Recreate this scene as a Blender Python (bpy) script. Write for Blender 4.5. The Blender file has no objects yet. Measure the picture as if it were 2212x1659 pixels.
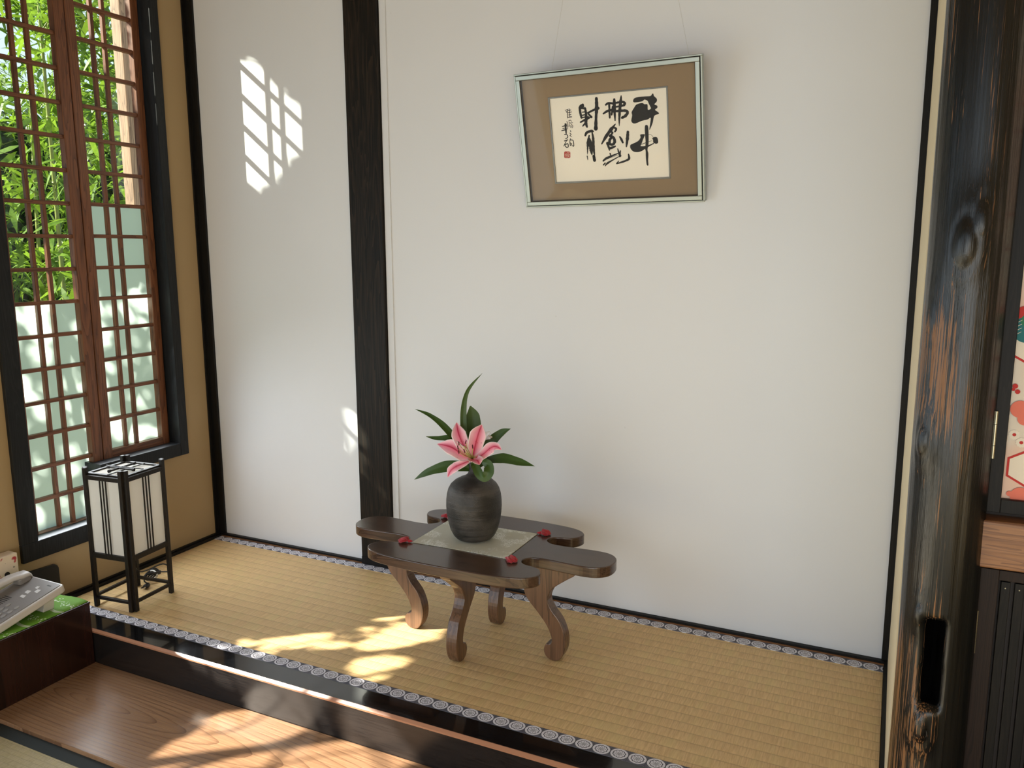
import bpy, bmesh, math, random
from math import sin, cos, pi, sqrt
from mathutils import Vector, Matrix, noise as mnoise
random.seed(7)
scene = bpy.context.scene
COL = scene.collection

# ------------------------------------------------------------------ camera
FPX = 1735.56
CAM = Vector((2.5562, -2.4345, 1.1846))
YAW, PITCH, ROLL = .4464, -.1624, .0040
RM = (Matrix.Rotation(YAW, 3, 'Z') @ Matrix.Rotation(PITCH, 3, 'X') @ Matrix.Rotation(ROLL, 3, 'Y'))
cd = bpy.data.cameras.new('camera'); cam = bpy.data.objects.new('camera', cd); COL.objects.link(cam)
cd.sensor_fit = 'HORIZONTAL'; cd.sensor_width = 36; cd.lens = FPX / 2212 * 36
cd.clip_start = .01; cd.clip_end = 200
cx, cf, cu = RM.col[0], RM.col[1], RM.col[2]
cam.matrix_world = Matrix(((cx[0], cu[0], -cf[0], CAM[0]), (cx[1], cu[1], -cf[1], CAM[1]), (cx[2], cu[2], -cf[2], CAM[2]), (0, 0, 0, 1)))
scene.camera = cam

# ------------------------------------------------------------------ light
SUN = Vector((1, .75, -.82)).normalized()
world = bpy.data.worlds.new('world'); scene.world = world; world.use_nodes = True
bg = world.node_tree.nodes['Background']; bg.inputs[0].default_value = (.72, .86, 1, 1); bg.inputs[1].default_value = 1.45
sl = bpy.data.lights.new('sun', 'SUN'); sl.energy = 20; sl.angle = math.radians(.55); sl.color = (1, .93, .80)
so = bpy.data.objects.new('sun', sl); COL.objects.link(so); so.rotation_euler = SUN.to_track_quat('-Z', 'Y').to_euler(); so.location = (-4, -3, 5)
def area(name, loc, direction, sx, sy, power, color):
    l = bpy.data.lights.new(name, 'AREA'); l.shape = 'RECTANGLE'; l.size = sx; l.size_y = sy; l.energy = power; l.color = color
    o = bpy.data.objects.new(name, l); COL.objects.link(o); o.location = loc
    o.rotation_euler = Vector(direction).to_track_quat('-Z', 'Y').to_euler(); return o
# daylight entering by the big garden opening of the left side
area('garden_opening_daylight', (-.01, -2.45, .72), (1, 0, .02), 2.2, 1.5, 20, (.72, .86, 1.0))
area('rear_fill_light', (2.9, -4.55, .62), (0, 1, .0), 3.0, 1.4, 39, (1.0, .98, .90))  # unseen fill light added behind the camera to brighten the alcove
area('staggered_window_daylight', (-.028, -.5, 1.25), (1, 0, 0), .60, 1.5, .5, (.74, .88, 1.0))
for i in range(6):      # sun scattered on downward by each row of frosted panes
    o = area('frosted_pane_scatter', (-.018, -.64 if i < 2 else -.50, .27+.111*i), (1, 0, -.72), .28 if i < 2 else .56, .05, (.46 if i < 2 else .72), (.90, .95, 1.0)); o.data.spread = math.radians(130)
vs = scene.view_settings
vs.view_transform = 'Standard'; vs.look = 'None'; vs.exposure = -0.08; vs.gamma = 1; vs.use_curve_mapping = False
scene.cycles.use_denoising = True
scene.cycles.max_bounces = 8; scene.cycles.diffuse_bounces = 5; scene.cycles.transparent_max_bounces = 12
scene.cycles.sample_clamp_indirect = 6

# ------------------------------------------------------------------ helpers
def at(u, v, ax, val):
    """the point of a plane (axis ax = val) seen at photo pixel u, v"""
    d = RM @ Vector(((u - 1106) / FPX, 1, -(v - 829.5) / FPX))
    t = (val - CAM[ax]) / d[ax]
    return CAM + t * d
ORG = {}
def prop(o, label=None, cat=None, group=None, kind=None):
    if label: o['label'] = label
    if cat: o['category'] = cat
    if group: o['group'] = group
    if kind: o['kind'] = kind
    return o
def thing(name, loc, label=None, cat=None, group=None, kind=None):
    o = bpy.data.objects.new(name, None); COL.objects.link(o); o.location = loc; o.empty_display_size = .05
    ORG[o.name] = Vector(loc); return prop(o, label, cat, group, kind)
class MB:
    def __init__(s): s.v = []; s.f = []; s.m = []; s.cur = 0
    def add(s, vs, fs):
        n = len(s.v); s.v += [tuple(a) for a in vs]
        for f in fs: s.f.append(tuple(i + n for i in f)); s.m.append(s.cur)
        return s
    def box(s, x0, x1, y0, y1, z0, z1):
        return s.add([(x0,y0,z0),(x1,y0,z0),(x1,y1,z0),(x0,y1,z0),(x0,y0,z1),(x1,y0,z1),(x1,y1,z1),(x0,y1,z1)],
                     [(0,3,2,1),(4,5,6,7),(0,1,5,4),(1,2,6,5),(2,3,7,6),(3,0,4,7)])
    def hexa(s, p):
        return s.add(p, [(0,3,2,1),(4,5,6,7),(0,1,5,4),(1,2,6,5),(2,3,7,6),(3,0,4,7)])
    def bar(s, a, b, w, h, up=(0, 0, 1)):
        a = Vector(a); b = Vector(b); d = (b - a).normalized(); u = Vector(up); x = d.cross(u)
        if x.length < 1e-4: x = d.cross(Vector((0, 1, 0)))
        x.normalize(); u = x.cross(d).normalized(); x = x * w / 2; u = u * h / 2
        return s.hexa([a-x-u, a+x-u, b+x-u, b-x-u, a-x+u, a+x+u, b+x+u, b-x+u])
    def tube(s, pts, r, n=8, cap=True):
        pts = [Vector(p) for p in pts]; N = len(pts)
        if not hasattr(r, '__len__'): r = [r] * N
        vs = []; ref = None
        for i, p in enumerate(pts):
            t = (pts[min(i+1, N-1)] - pts[max(i-1, 0)]).normalized()
            if ref is None: ref = t.orthogonal().normalized()
            ref = (ref - t * ref.dot(t)).normalized(); b = t.cross(ref)
            for k in range(n):
                a = 2*pi*k/n; vs.append(p + (ref*cos(a) + b*sin(a)) * r[i])
        fs = [(i*n+k, i*n+(k+1) % n, (i+1)*n+(k+1) % n, (i+1)*n+k) for i in range(N-1) for k in range(n)]
        if cap: fs += [tuple(range(n))[::-1], tuple((N-1)*n+k for k in range(n))]
        return s.add(vs, fs)
    def lathe(s, prof, c=(0, 0, 0), n=48):
        vs = []; 
        for r, z in prof:
            for k in range(n):
                a = 2*pi*k/n; vs.append((c[0]+r*cos(a), c[1]+r*sin(a), c[2]+z))
        N = len(prof)
        fs = [(i*n+k, i*n+(k+1) % n, (i+1)*n+(k+1) % n, (i+1)*n+k) for i in range(N-1) for k in range(n)]
        fs += [tuple(range(n))[::-1], tuple((N-1)*n+k for k in range(n))]
        return s.add(vs, fs)
    def prism(s, poly, fn, t0, t1):
        """poly of 2d points, fn(a, b, t) -> point"""
        n = len(poly)
        vs = [fn(a, b, t0) for a, b in poly] + [fn(a, b, t1) for a, b in poly]
        fs = [tuple(range(n))[::-1], tuple(range(n, 2*n))] + [(i, (i+1) % n, n+(i+1) % n, n+i) for i in range(n)]
        return s.add(vs, fs)
    def build(s, name, mat, parent=None, smooth=False, bevel=0, seg=2, recalc=True, auto=None):
        me = bpy.data.meshes.new(name)
        V = s.v; lo = [min(p[i] for p in V) for i in range(3)]; hi = [max(p[i] for p in V) for i in range(3)]
        org = Vector(((lo[0]+hi[0])/2, (lo[1]+hi[1])/2, lo[2]))
        me.from_pydata([(p[0]-org[0], p[1]-org[1], p[2]-org[2]) for p in V], [], s.f)
        mats = mat if isinstance(mat, (list, tuple)) else [mat]
        for m in mats: me.materials.append(m)
        if len(mats) > 1: me.polygons.foreach_set('material_index', s.m)
        if recalc:
            bm = bmesh.new(); bm.from_mesh(me); bmesh.ops.recalc_face_normals(bm, faces=bm.faces); bm.to_mesh(me); bm.free()
        if smooth: me.polygons.foreach_set('use_smooth', [True]*len(me.polygons))
        o = bpy.data.objects.new(name, me); COL.objects.link(o); o.location = org; ORG[o.name] = org
        if smooth and auto:
            try: me.set_sharp_from_angle(angle=math.radians(auto))
            except Exception: pass
        if parent is not None:
            o.parent = parent; o.matrix_parent_inverse = Matrix.Translation(-ORG[parent.name])
        if bevel:
            b = o.modifiers.new('bevel', 'BEVEL'); b.width = bevel; b.segments = seg; b.limit_method = 'ANGLE'; b.angle_limit = math.radians(40); b.harden_normals = False
        return o
def boxo(name, mat, x0, x1, y0, y1, z0, z1, parent=None, bevel=0, **k):
    return MB().box(x0, x1, y0, y1, z0, z1).build(name, mat, parent, bevel=bevel, **k)
def catmull(P, n=6, closed=False):
    P = [Vector(p) for p in P]; out = []; N = len(P)
    R = range(N) if closed else range(N-1)
    for i in R:
        p0 = P[(i-1) % N] if closed or i > 0 else P[0]; p1 = P[i]; p2 = P[(i+1) % N]; p3 = P[(i+2) % N] if closed or i < N-2 else P[-1]
        for k in range(n):
            t = k/n; out.append(.5*((2*p1)+(-p0+p2)*t+(2*p0-5*p1+4*p2-p3)*t*t+(-p0+3*p1-3*p2+p3)*t**3))
    if not closed: out.append(P[-1])
    return out
def lerp(a, b, t): return a + (b-a)*t

# ------------------------------------------------------------------ node materials
class N:
    def __init__(s, name):
        s.mat = bpy.data.materials.new(name); s.mat.use_nodes = True; s.t = s.mat.node_tree
        s.b = s.t.nodes['Principled BSDF']; s.out = s.t.nodes['Material Output']
    def n(s, typ, **kw):
        x = s.t.nodes.new(typ)
        for k, v in kw.items(): setattr(x, k, v)
        return x
    def put(s, sock, v):
        if hasattr(v, 'links') or isinstance(v, bpy.types.NodeSocket): s.t.links.new(v, sock)
        else:
            if isinstance(v, (tuple, list)) and len(v) == 3 and sock.type == 'RGBA': v = (*v, 1)
            sock.default_value = v
    def m(s, op, a, b=0, c=0, clamp=False):
        x = s.n('ShaderNodeMath', operation=op, use_clamp=clamp); s.put(x.inputs[0], a); s.put(x.inputs[1], b)
        if len(x.inputs) > 2: s.put(x.inputs[2], c)
        return x.outputs[0]
    def pos(s, kind='obj'):
        if kind == 'world': return s.n('ShaderNodeNewGeometry').outputs['Position']
        return s.n('ShaderNodeTexCoord').outputs['Object']
    def xyz(s, v):
        x = s.n('ShaderNodeSeparateXYZ'); s.put(x.inputs[0], v); return x.outputs
    def vec(s, a, b, c):
        x = s.n('ShaderNodeCombineXYZ'); s.put(x.inputs[0], a); s.put(x.inputs[1], b); s.put(x.inputs[2], c); return x.outputs[0]
    def scale(s, v, sc, loc=(0, 0, 0), rot=(0, 0, 0)):
        x = s.n('ShaderNodeMapping'); s.put(x.inputs[0], v); x.inputs['Scale'].default_value = sc; x.inputs['Location'].default_value = loc; x.inputs['Rotation'].default_value = rot
        return x.outputs[0]
    def noise(s, v, sc=1, det=3, rough=.5, dist=0):
        x = s.n('ShaderNodeTexNoise'); s.put(x.inputs['Vector'], v); s.put(x.inputs['Scale'], sc); s.put(x.inputs['Detail'], det); s.put(x.inputs['Roughness'], rough); s.put(x.inputs['Distortion'], dist)
        return x.outputs['Fac']
    def ramp(s, f, stops, interp='LINEAR'):
        x = s.n('ShaderNodeValToRGB'); x.color_ramp.interpolation = interp; e = x.color_ramp.elements
        while len(e) < len(stops): e.new(.5)
        for i, (p, c) in enumerate(stops): e[i].position = p; e[i].color = (*c, 1) if len(c) == 3 else c
        s.put(x.inputs[0], f); return x.outputs[0]
    def mix(s, f, a, b):
        x = s.n('ShaderNodeMix', data_type='RGBA'); s.put(x.inputs[0], f); s.put(x.inputs[6], a); s.put(x.inputs[7], b); return x.outputs[2]
    def smooth(s, f, a, b):
        x = s.n('ShaderNodeMapRange', interpolation_type='SMOOTHSTEP'); s.put(x.inputs[0], f); s.put(x.inputs[1], a); s.put(x.inputs[2], b); return x.outputs[0]
    def bump(s, h, strength=.3, dist=.002):
        x = s.n('ShaderNodeBump'); s.put(x.inputs['Height'], h); x.inputs['Strength'].default_value = strength; x.inputs['Distance'].default_value = dist
        s.t.links.new(x.outputs[0], s.b.inputs['Normal']); return x.outputs[0]
    def set(s, **k):
        names = dict(color='Base Color', rough='Roughness', metal='Metallic', spec='Specular IOR Level', trans='Transmission Weight', coat='Coat Weight', coatr='Coat Roughness', sheen='Sheen Weight')
        for a, v in k.items(): s.put(s.b.inputs[names[a]], v)
        return s
def sR(*c):  # srgb 0-255 to linear
    return tuple(((x/255)/12.92 if x/255 <= .04045 else ((x/255+.055)/1.055)**2.4) for x in c)
def plain(name, c, rough=.5, metal=0, **k):
    return N(name).set(color=c, rough=rough, metal=metal, **k).mat
def wood(name, a, b, axis=0, rough=.4, scale=1.0, grain=1.0, kind='obj', bump=.15, coat=0, mottled=.0, rings=28, wob=1):
    w = N(name); p = w.pos(kind); st = [9*scale]*3; st[axis] = .55*scale
    q = w.scale(p, tuple(st)); big = w.noise(q, 1.6, 3, .55, .4*wob)
    fs = [60*scale]*3; fs[axis] = 1.6*scale; fine = w.noise(w.scale(p, tuple(fs)), 3.2, 4, .65)
    rg = w.m('FRACT', w.m('MULTIPLY', big, rings)); rg = w.m('POWER', rg, 2.5)
    f = w.m('ADD', w.m('MULTIPLY', rg, .35*grain), w.m('MULTIPLY', fine, .75), clamp=True)
    col = w.mix(w.smooth(f, .2, .85), a, b)
    if mottled:
        k = w.noise(p, 6, 3); col = w.mix(w.m('MULTIPLY', w.smooth(k, .4, .7), mottled), col, tuple(x*.45 for x in a))
    w.set(color=col, rough=rough, coat=coat, spec=.5 if sum(a) > .06 else .22); w.put(w.b.inputs['Coat Roughness'], .12)
    if bump: w.bump(f, bump, .0015)
    return w.mat

M = {}
def wallmat(name, c, c2, rough=.75):
    w = N(name); p = w.pos('world'); k = w.noise(p, 1.3, 3, .5); fine = w.noise(p, 220, 3, .6)
    spots = w.smooth(w.noise(p, 26, 2, .5), .77, .80)
    col = w.mix(w.smooth(k, .35, .7), c, c2); col = w.mix(w.m('MULTIPLY', spots, .12), col, (.25, .22, .2))
    w.set(color=col, rough=rough); w.bump(fine, .10, .001); return w.mat
M['white'] = wallmat('white_plaster', sR(224, 227, 231), sR(221, 224, 228), .45)
M['ochre'] = wallmat('ochre_wallpaper', sR(168, 145, 108), sR(162, 139, 101))
M['beige'] = wallmat('beige_wallpaper', sR(226, 213, 180), sR(222, 208, 174))
M['ceil'] = wallmat('ceiling_boards', sR(150, 125, 95), sR(140, 115, 86))
M['blackwood'] = wood('black_stained_wood', sR(15, 15, 15), sR(28, 26, 24), 2, .5, bump=.12)
M['blackwoody'] = wood('black_stained_wood_flat', sR(15, 15, 15), sR(28, 26, 24), 1, .5, bump=.12)
M['framewood'] = wood('slate_black_wood', sR(24, 26, 28), sR(37, 39, 41), 2, .42, bump=.1)
M['post'] = wood('dark_brown_post_wood', sR(15, 15, 13), sR(46, 37, 28), 2, .5, scale=1.2, bump=.3, rings=14)
M['sash'] = wood('red_cedar_wood', sR(126, 80, 52), sR(76, 45, 30), 2, .42, scale=1.5, bump=.12, rings=10)
M['sashy'] = wood('red_cedar_wood_rail', sR(126, 80, 52), sR(76, 45, 30), 1, .42, scale=1.5, bump=.12, rings=10)
M['table'] = wood('walnut_table_wood', sR(84, 62, 46), sR(54, 38, 29), 0, .27, scale=.9, bump=.06, coat=.25, rings=8, wob=2.5)
M['leg'] = wood('walnut_leg_wood', sR(112, 82, 60), sR(70, 50, 37), 2, .3, scale=1.4, bump=.06, coat=.2, rings=6)
M['lampwood'] = wood('worn_black_lamp_wood', sR(20, 20, 19), sR(50, 42, 34), 2, .4, scale=3, bump=.1)
M['shelf'] = wood('pale_brown_plank_wood', sR(150, 106, 68), sR(98, 62, 40), 0, .38, scale=1.6, rings=12)
M['doorwood'] = wood('dark_brown_cabinet_wood', sR(42, 31, 26), sR(26, 19, 17), 2, .5)
M['chest'] = wood('red_brown_chest_wood', sR(48, 27, 21), sR(28, 17, 14), 2, .24, scale=.5, coat=.4, rings=3)
M['outpost'] = wood('weathered_outdoor_wood', sR(160, 130, 104), sR(96, 74, 56), 2, .7)

# tatami
def tatami(name, pitch, phase, c1, c2, c3):
    w = N(name); X, Y, Z = w.xyz(w.pos('world'))[:3]
    t = w.m('DIVIDE', w.m('ADD', w.m('MULTIPLY', Y, -1), -phase), pitch)
    fr = w.m('FRACT', t); row = w.m('FLOOR', t)
    rush = w.noise(w.vec(w.m('ADD', w.m('MULTIPLY', X, 260), w.m('MULTIPLY', row, 17.3)), w.m('MULTIPLY', t, .55), row), 1, 3, .7)
    wide = w.noise(w.vec(w.m('ADD', w.m('MULTIPLY', X, 22), w.m('MULTIPLY', row, 7.7)), w.m('MULTIPLY', row, 3.1), 0), 1, 2, .6)
    big = w.noise(w.vec(X, Y, 0), 2.3, 2)
    edge = w.m('ABSOLUTE', w.m('SUBTRACT', fr, .5)); groove = w.smooth(edge, .43, .5)
    col = w.mix(w.smooth(rush, .3, .7), c1, c2); col = w.mix(w.m('MULTIPLY', w.smooth(wide, .45, .75), .55), col, c3)
    col = w.mix(w.m('MULTIPLY', w.smooth(big, .4, .7), .25), col, c2)
    col = w.mix(w.m('MULTIPLY', groove, .38), col, tuple(x*.5 for x in c2))
    w.set(color=col, rough=.5)
    ph = w.m('POWER', w.m('SINE', w.m('MULTIPLY', fr, pi)), .4)
    h = w.m('ADD', ph, w.m('MULTIPLY', rush, .35)); w.bump(h, .5, .0032*pitch/.0395); return w.mat
M['tatami'] = tatami('rush_mat_weave', .03957, .0727, sR(232, 200, 146), sR(206, 172, 122), sR(216, 196, 134))
M['tatami2'] = tatami('fine_rush_mat_weave', .0156, .02, sR(196, 180, 140), sR(168, 152, 112), sR(188, 172, 120))
def heri(name, yc, x0):
    w = N(name); X, Y, Z = w.xyz(w.pos('world'))[:3]
    u = w.m('SUBTRACT', w.m('MULTIPLY', w.m('FRACT', w.m('DIVIDE', w.m('SUBTRACT', X, x0-.0225), .045)), .045), .0225)
    v = w.m('SUBTRACT', Y, yc); r = w.m('SQRT', w.m('ADD', w.m('MULTIPLY', u, u), w.m('MULTIPLY', w.m('MULTIPLY', v, v), 1.18)))
    th = w.m('ARCTAN2', v, u)
    disc = w.m('LESS_THAN', r, .0213)
    ringr = w.m('ADD', .0135, w.m('MULTIPLY', w.m('ABSOLUTE', w.m('SINE', w.m('MULTIPLY', th, 5))), .0018))
    ring = w.m('LESS_THAN', w.m('ABSOLUTE', w.m('SUBTRACT', r, ringr)), .0011)
    inr = w.m('ADD', .0082, w.m('MULTIPLY', w.m('SINE', w.m('MULTIPLY', th, 8)), .0022))
    ring2 = w.m('LESS_THAN', w.m('ABSOLUTE', w.m('SUBTRACT', r, inr)), .0007)
    core = w.m('MULTIPLY', w.m('LESS_THAN', r, .0055), w.m('GREATER_THAN', w.m('SINE', w.m('MULTIPLY', v, 2600)), .1))
    ink = w.m('MAXIMUM', w.m('MAXIMUM', ring, ring2), core)
    back = w.m('GREATER_THAN', w.m('MULTIPLY', w.m('SINE', w.m('MULTIPLY', w.m('ADD', u, v), 1700)), w.m('SINE', w.m('MULTIPLY', w.m('SUBTRACT', u, v), 1700))), .35)
    navy = sR(34, 36, 58); wh = sR(226, 226, 236)
    col = w.mix(w.m('MULTIPLY', back, .45), navy, wh); col = w.mix(disc, col, w.mix(ink, wh, navy))
    th_ = w.noise(w.vec(w.m('MULTIPLY', X, 900), w.m('MULTIPLY', Y, 900), 0), 1, 2)
    w.set(color=col, rough=.6); w.bump(th_, .2, .0006); return w.mat
M['heri_f'] = heri('crested_border_cloth_front', -.7445, 1.6227)
M['heri_b'] = heri('crested_border_cloth_back', -.0435, 2.1528)
M['heri2'] = plain('plain_green_black_border_cloth', sR(44, 50, 50), .8)
# black lacquer step
w = N('black_lacquer'); p = w.pos('world'); sc_ = w.noise(w.scale(p, (30, 260, 260)), 1, 3)
w.set(color=sR(14, 15, 18), rough=w.m('ADD', .07, w.m('MULTIPLY', sc_, .08)), coat=.6); M['lacquer'] = w.mat
w = N('worn_black_step_face'); p = w.pos('world'); g = w.noise(w.scale(p, (2, 60, 60), rot=(0, .05, 0)), 1, 4, .6, .5)
g2 = w.m('POWER', w.m('FRACT', w.m('MULTIPLY', g, 9)), 3)
w.set(color=w.mix(g2, sR(36, 33, 32), sR(16, 16, 18)), rough=.22); w.bump(g, .1, .001); M['stepface'] = w.mat
M['chamfer'] = plain('copper_brown_chamfer', sR(168, 120, 92), .3)
# cathedral grained floor board
w = N('polished_zelkova_board'); p = w.pos('world'); X, Y, Z = w.xyz(p)[:3]
nz = w.noise(w.scale(p, (2.2, 7, 1)), 1, 3, .5); nz2 = w.noise(w.scale(p, (1.5, 16, 1)), 2, 3)
dx = w.m('SUBTRACT', X, .50); dy = w.m('MULTIPLY', w.m('ADD', Y, 1.0), 8.5)
dx = w.m('MULTIPLY', dx, w.m('ADD', 1, w.m('MULTIPLY', w.m('LESS_THAN', dx, 0), .6)))
g = w.m('SQRT', w.m('ADD', w.m('MULTIPLY', dx, dx), w.m('MULTIPLY', dy, dy)))
g = w.m('ADD', g, w.m('MULTIPLY', nz, .10)); g = w.m('ADD', g, w.m('MULTIPLY', nz2, .03))
rg = w.m('POWER', w.m('FRACT', w.m('MULTIPLY', g, 9)), 6)
fine = w.noise(w.scale(p, (3, 220, 1)), 1, 4, .7)
col = w.mix(w.smooth(fine, .3, .75), sR(166, 130, 98), sR(132, 99, 74)); col = w.mix(w.m('MULTIPLY', rg, .65), col, sR(84, 56, 40))
w.set(color=col, rough=w.m('ADD', .2, w.m('MULTIPLY', fine, .14)), coat=.0, spec=.14); w.put(w.b.inputs['Coat Roughness'], .15); w.bump(fine, .08, .0008); M['board'] = w.mat

# ------------------------------------------------------------------ room shell
def struct(o): o['kind'] = 'structure'; return o
struct(boxo('floor', plain('subfloor_boards', sR(120, 96, 70), .6), -.1, 4.6, -4.6, .1, -.30, -.17))
struct(boxo('ceiling', M['ceil'], -.1, 4.6, -4.6, .1, 2.75, 2.85))
struct(MB().box(-.1, 4.6, 0, .1, -.17, 2.75).build('wall_back', M['white']))
# left wall: alcove part with the staggered window opening, header above the garden opening, far end pier
lw = MB()
YR, YM, YL = -.165, -.495, -.842      # opening right edge, meeting stile, left edge
ZR0, ZL0, ZL1, ZR1 = .41, .195, 2.10, 2.33
lw.box(-.10, 0, YR, 0, -.17, 2.75); lw.box(-.10, 0, YM, YR, -.17, ZR0); lw.box(-.10, 0, YM, YR, ZR1, 2.75)
lw.box(-.10, 0, YL, YM, -.17, ZL0); lw.box(-.10, 0, YL, YM, ZL1, 2.75); lw.box(-.10, 0, -1.20, YL, -.17, 2.75)
lw.box(-.10, 0, -3.9, -1.20, 2.06, 2.75); lw.box(-.10, 0, -4.6, -3.9, -.17, 2.75)
struct(lw.build('wall_left', M['ochre']))
struct(MB().box(2.6, 2.66, -.70, 0, -.17, 2.75).build('wall_right', M['beige']))
struct(MB().box(2.66, 4.6, -.74, -.70, -.17, 2.75).build('wall_front', plain('dark_partition', sR(40, 32, 28), .6)))
struct(MB().box(4.5, 4.6, -4.6, -.74, -.17, 2.75).build('wall_far_right', wallmat('warm_far_wall', sR(200, 176, 138), sR(192, 168, 130))))
wr = MB(); wr.box(-.1, 1.0, -4.7, -4.6, -.17, 2.75); wr.box(4.2, 4.6, -4.7, -4.6, -.17, 2.75); wr.box(1.0, 4.2, -4.7, -4.6, 2.2, 2.75)
struct(wr.build('wall_rear', M['ochre']))
# corner strips and floor trims
def trim(n, o): o.name = 'trim_%d' % n; return struct(o)
trim(1, MB().box(.0, .040, -.010, .0, 0, 2.75).box(0, .006, -.026, -.010, 0, 2.75).build('t', M['blackwood'], bevel=.001))
trim(2, MB().box(2.583, 2.6, -.010, .0, 0, 2.75).build('t', M['blackwood']))
trim(3, MB().box(.0, .752, -.016, 0, -.01, .010).box(.895, 2.6, -.016, 0, -.01, .010).build('t', M['blackwood'], bevel=.001))
trim(4, MB().box(.0, .752, -.021, -.016, -.01, .003).box(.895, 2.6, -.021, -.016, -.01, .003).build('t', M['shelf']))
trim(5, MB().box(0, .014, -.842, -.010, -.01, .012).build('t', M['blackwoody'], bevel=.001))
trim(6, MB().box(.014, .019, -.842, -.010, -.01, .004).build('t', M['shelf']))
trim(7, MB().box(.019, .030, -.760, -.010, -.01, .008).build('t', M['blackwoody'], bevel=.001))
trim(8, MB().box(2.5905, 2.600, -.76, -.010, -.01, .012).build('t', M['blackwoody']))
trim(9, MB().box(.896, .921, -.006, 0, .010, 2.75).build('t', M['white']))
# black lacquered step beam
st = thing('lacquered_step_beam', (1.36, -.80, -.17), 'glossy black lacquered beam edging the raised alcove with a copper brown chamfer', 'beam')
MB().box(.0, 2.60, -.8335, -.765, -.17, -.0005).build('top_face', M['lacquer'], st)
bf = MB(); bf.hexa([(0, -.8395, -.17), (2.6, -.8395, -.17), (2.6, -.8335, -.17), (0, -.8335, -.17), (0, -.8395, -.0075), (2.6, -.8395, -.0075), (2.6, -.8335, -.0075), (0, -.8335, -.0075)])
bf.build('front_face', M['stepface'], st)
ch = MB(); ch.hexa([(0, -.8396, -.012), (2.6, -.8396, -.012), (2.6, -.8336, -.012), (0, -.8336, -.012), (0, -.8396, -.0072), (2.6, -.8396, -.0072), (2.6, -.8330, -.0004), (0, -.8330, -.0004)])
prop(ch.build('chamfer', M['chamfer'], st), 'copper brown chamfered edge')
struct(MB().box(0.0, 2.95, -1.176, -.8395, -.15, -.113).build('floor_board', M['board'], bevel=.002)).name = 'floor.001'

# alcove mat
tm = thing('tatami_mat', (1.3, -.39, -.03), 'golden rush mat with crested white and navy borders filling the raised alcove', 'mat')
MB().box(.030, 2.589, -.735, -.045, -.045, -.0012).build('woven_rush', M['tatami'], tm)
prop(MB().box(.030, 2.589, -.7645, -.7245, -.03, .0006).build('cloth_border', M['heri_f'], tm, bevel=.0006), 'front border of white crests on navy')
prop(MB().box(.030, 2.589, -.062, -.0225, -.03, .0006).build('cloth_border', M['heri_b'], tm, bevel=.0006), 'back border of white crests on navy')
tm2 = thing('tatami_mat', (2, -2.6, -.17), 'paler fine woven rush mat with plain dark border, lowest, at bottom left', 'mat')
MB().box(.0, 4.5, -3.0, -1.20, -.17, -.126).build('woven_rush', M['tatami2'], tm2)
MB().box(.0, 4.5, -1.215, -1.177, -.17, -.1245).build('cloth_border', M['heri2'], tm2)
tm3 = thing('tatami_mat', (2, -3.8, -.17), 'second fine woven rush mat further back in the room, behind the viewer', 'mat')
MB().box(.0, 4.5, -4.6, -3.0, -.17, -.126).build('woven_rush', M['tatami2'], tm3)

# centre post
pm = thing('wall_post', (.824, -.01, 0), 'dark brown square timber post dividing the white back wall', 'post')
MB().box(.755, .893, -.020, .012, -.002, 2.75).build('shaft', M['post'], pm, bevel=.002)
MB().tube([(.805, -.0195, .155), (.805, -.0212, .155)], .006, 10).build('nail_hole', plain('hole_black', (.003, .003, .003), .9), pm)
prop(MB().box(.756, .892, -.022, -.019, -.001, .030).build('foot_band', M['blackwood'], pm), 'blacker base of the post')

# ------------------------------------------------------------------ staggered window
win = thing('window_1', (0, -.5, .19), kind='structure')
fr = MB()
def fbox(y0, y1, z0, z1, x0=-.10, x1=.014): fr.box(x0, x1, y0, y1, z0, z1)
fbox(-.186, -.147, .388, 2.36)                       # right jamb
fbox(-.505, -.186, .388, .438)                       # right sill
fbox(-.545, -.505, .175, .438, x1=.013); fbox(-.858, -.545, .175, .238)      # step and left sill
fbox(-.858, -.800, .238, 2.10)                       # left jamb
fbox(-.800, -.480, 2.045, 2.10); fbox(-.52, -.480, 2.10, 2.36); fbox(-.48, -.186, 2.30, 2.36)
fr.build('window_frame', M['framewood'], win, bevel=.002)
clear = N('clear_glass'); gl = clear.n('ShaderNodeBsdfGlossy'); gl.inputs['Roughness'].default_value = .02
tr = clear.n('ShaderNodeBsdfTransparent'); tr.inputs[0].default_value = (.93, .96, .94, 1)
fz = clear.n('ShaderNodeFresnel'); fz.inputs[0].default_value = 1.3
mx = clear.n('ShaderNodeMixShader'); clear.t.links.new(fz.outputs[0], mx.inputs[0]); clear.t.links.new(tr.outputs[0], mx.inputs[1]); clear.t.links.new(gl.outputs[0], mx.inputs[2]); clear.t.links.new(mx.outputs[0], clear.out.inputs[0])
M['glass'] = clear.mat
fz_ = N('frosted_glass'); a_ = fz_.n('ShaderNodeBsdfTranslucent'); a_.inputs[0].default_value = (.70, .86, .80, 1)
b_ = fz_.n('ShaderNodeBsdfDiffuse'); b_.inputs[0].default_value = (.5, .62, .55, 1)
mx2 = fz_.n('ShaderNodeMixShader'); mx2.inputs[0].default_value = .18
fz_.t.links.new(a_.outputs[0], mx2.inputs[1]); fz_.t.links.new(b_.outputs[0], mx2.inputs[2]); fz_.t.links.new(mx2.outputs[0], fz_.out.inputs[0])
M['frost'] = fz_.mat
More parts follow.
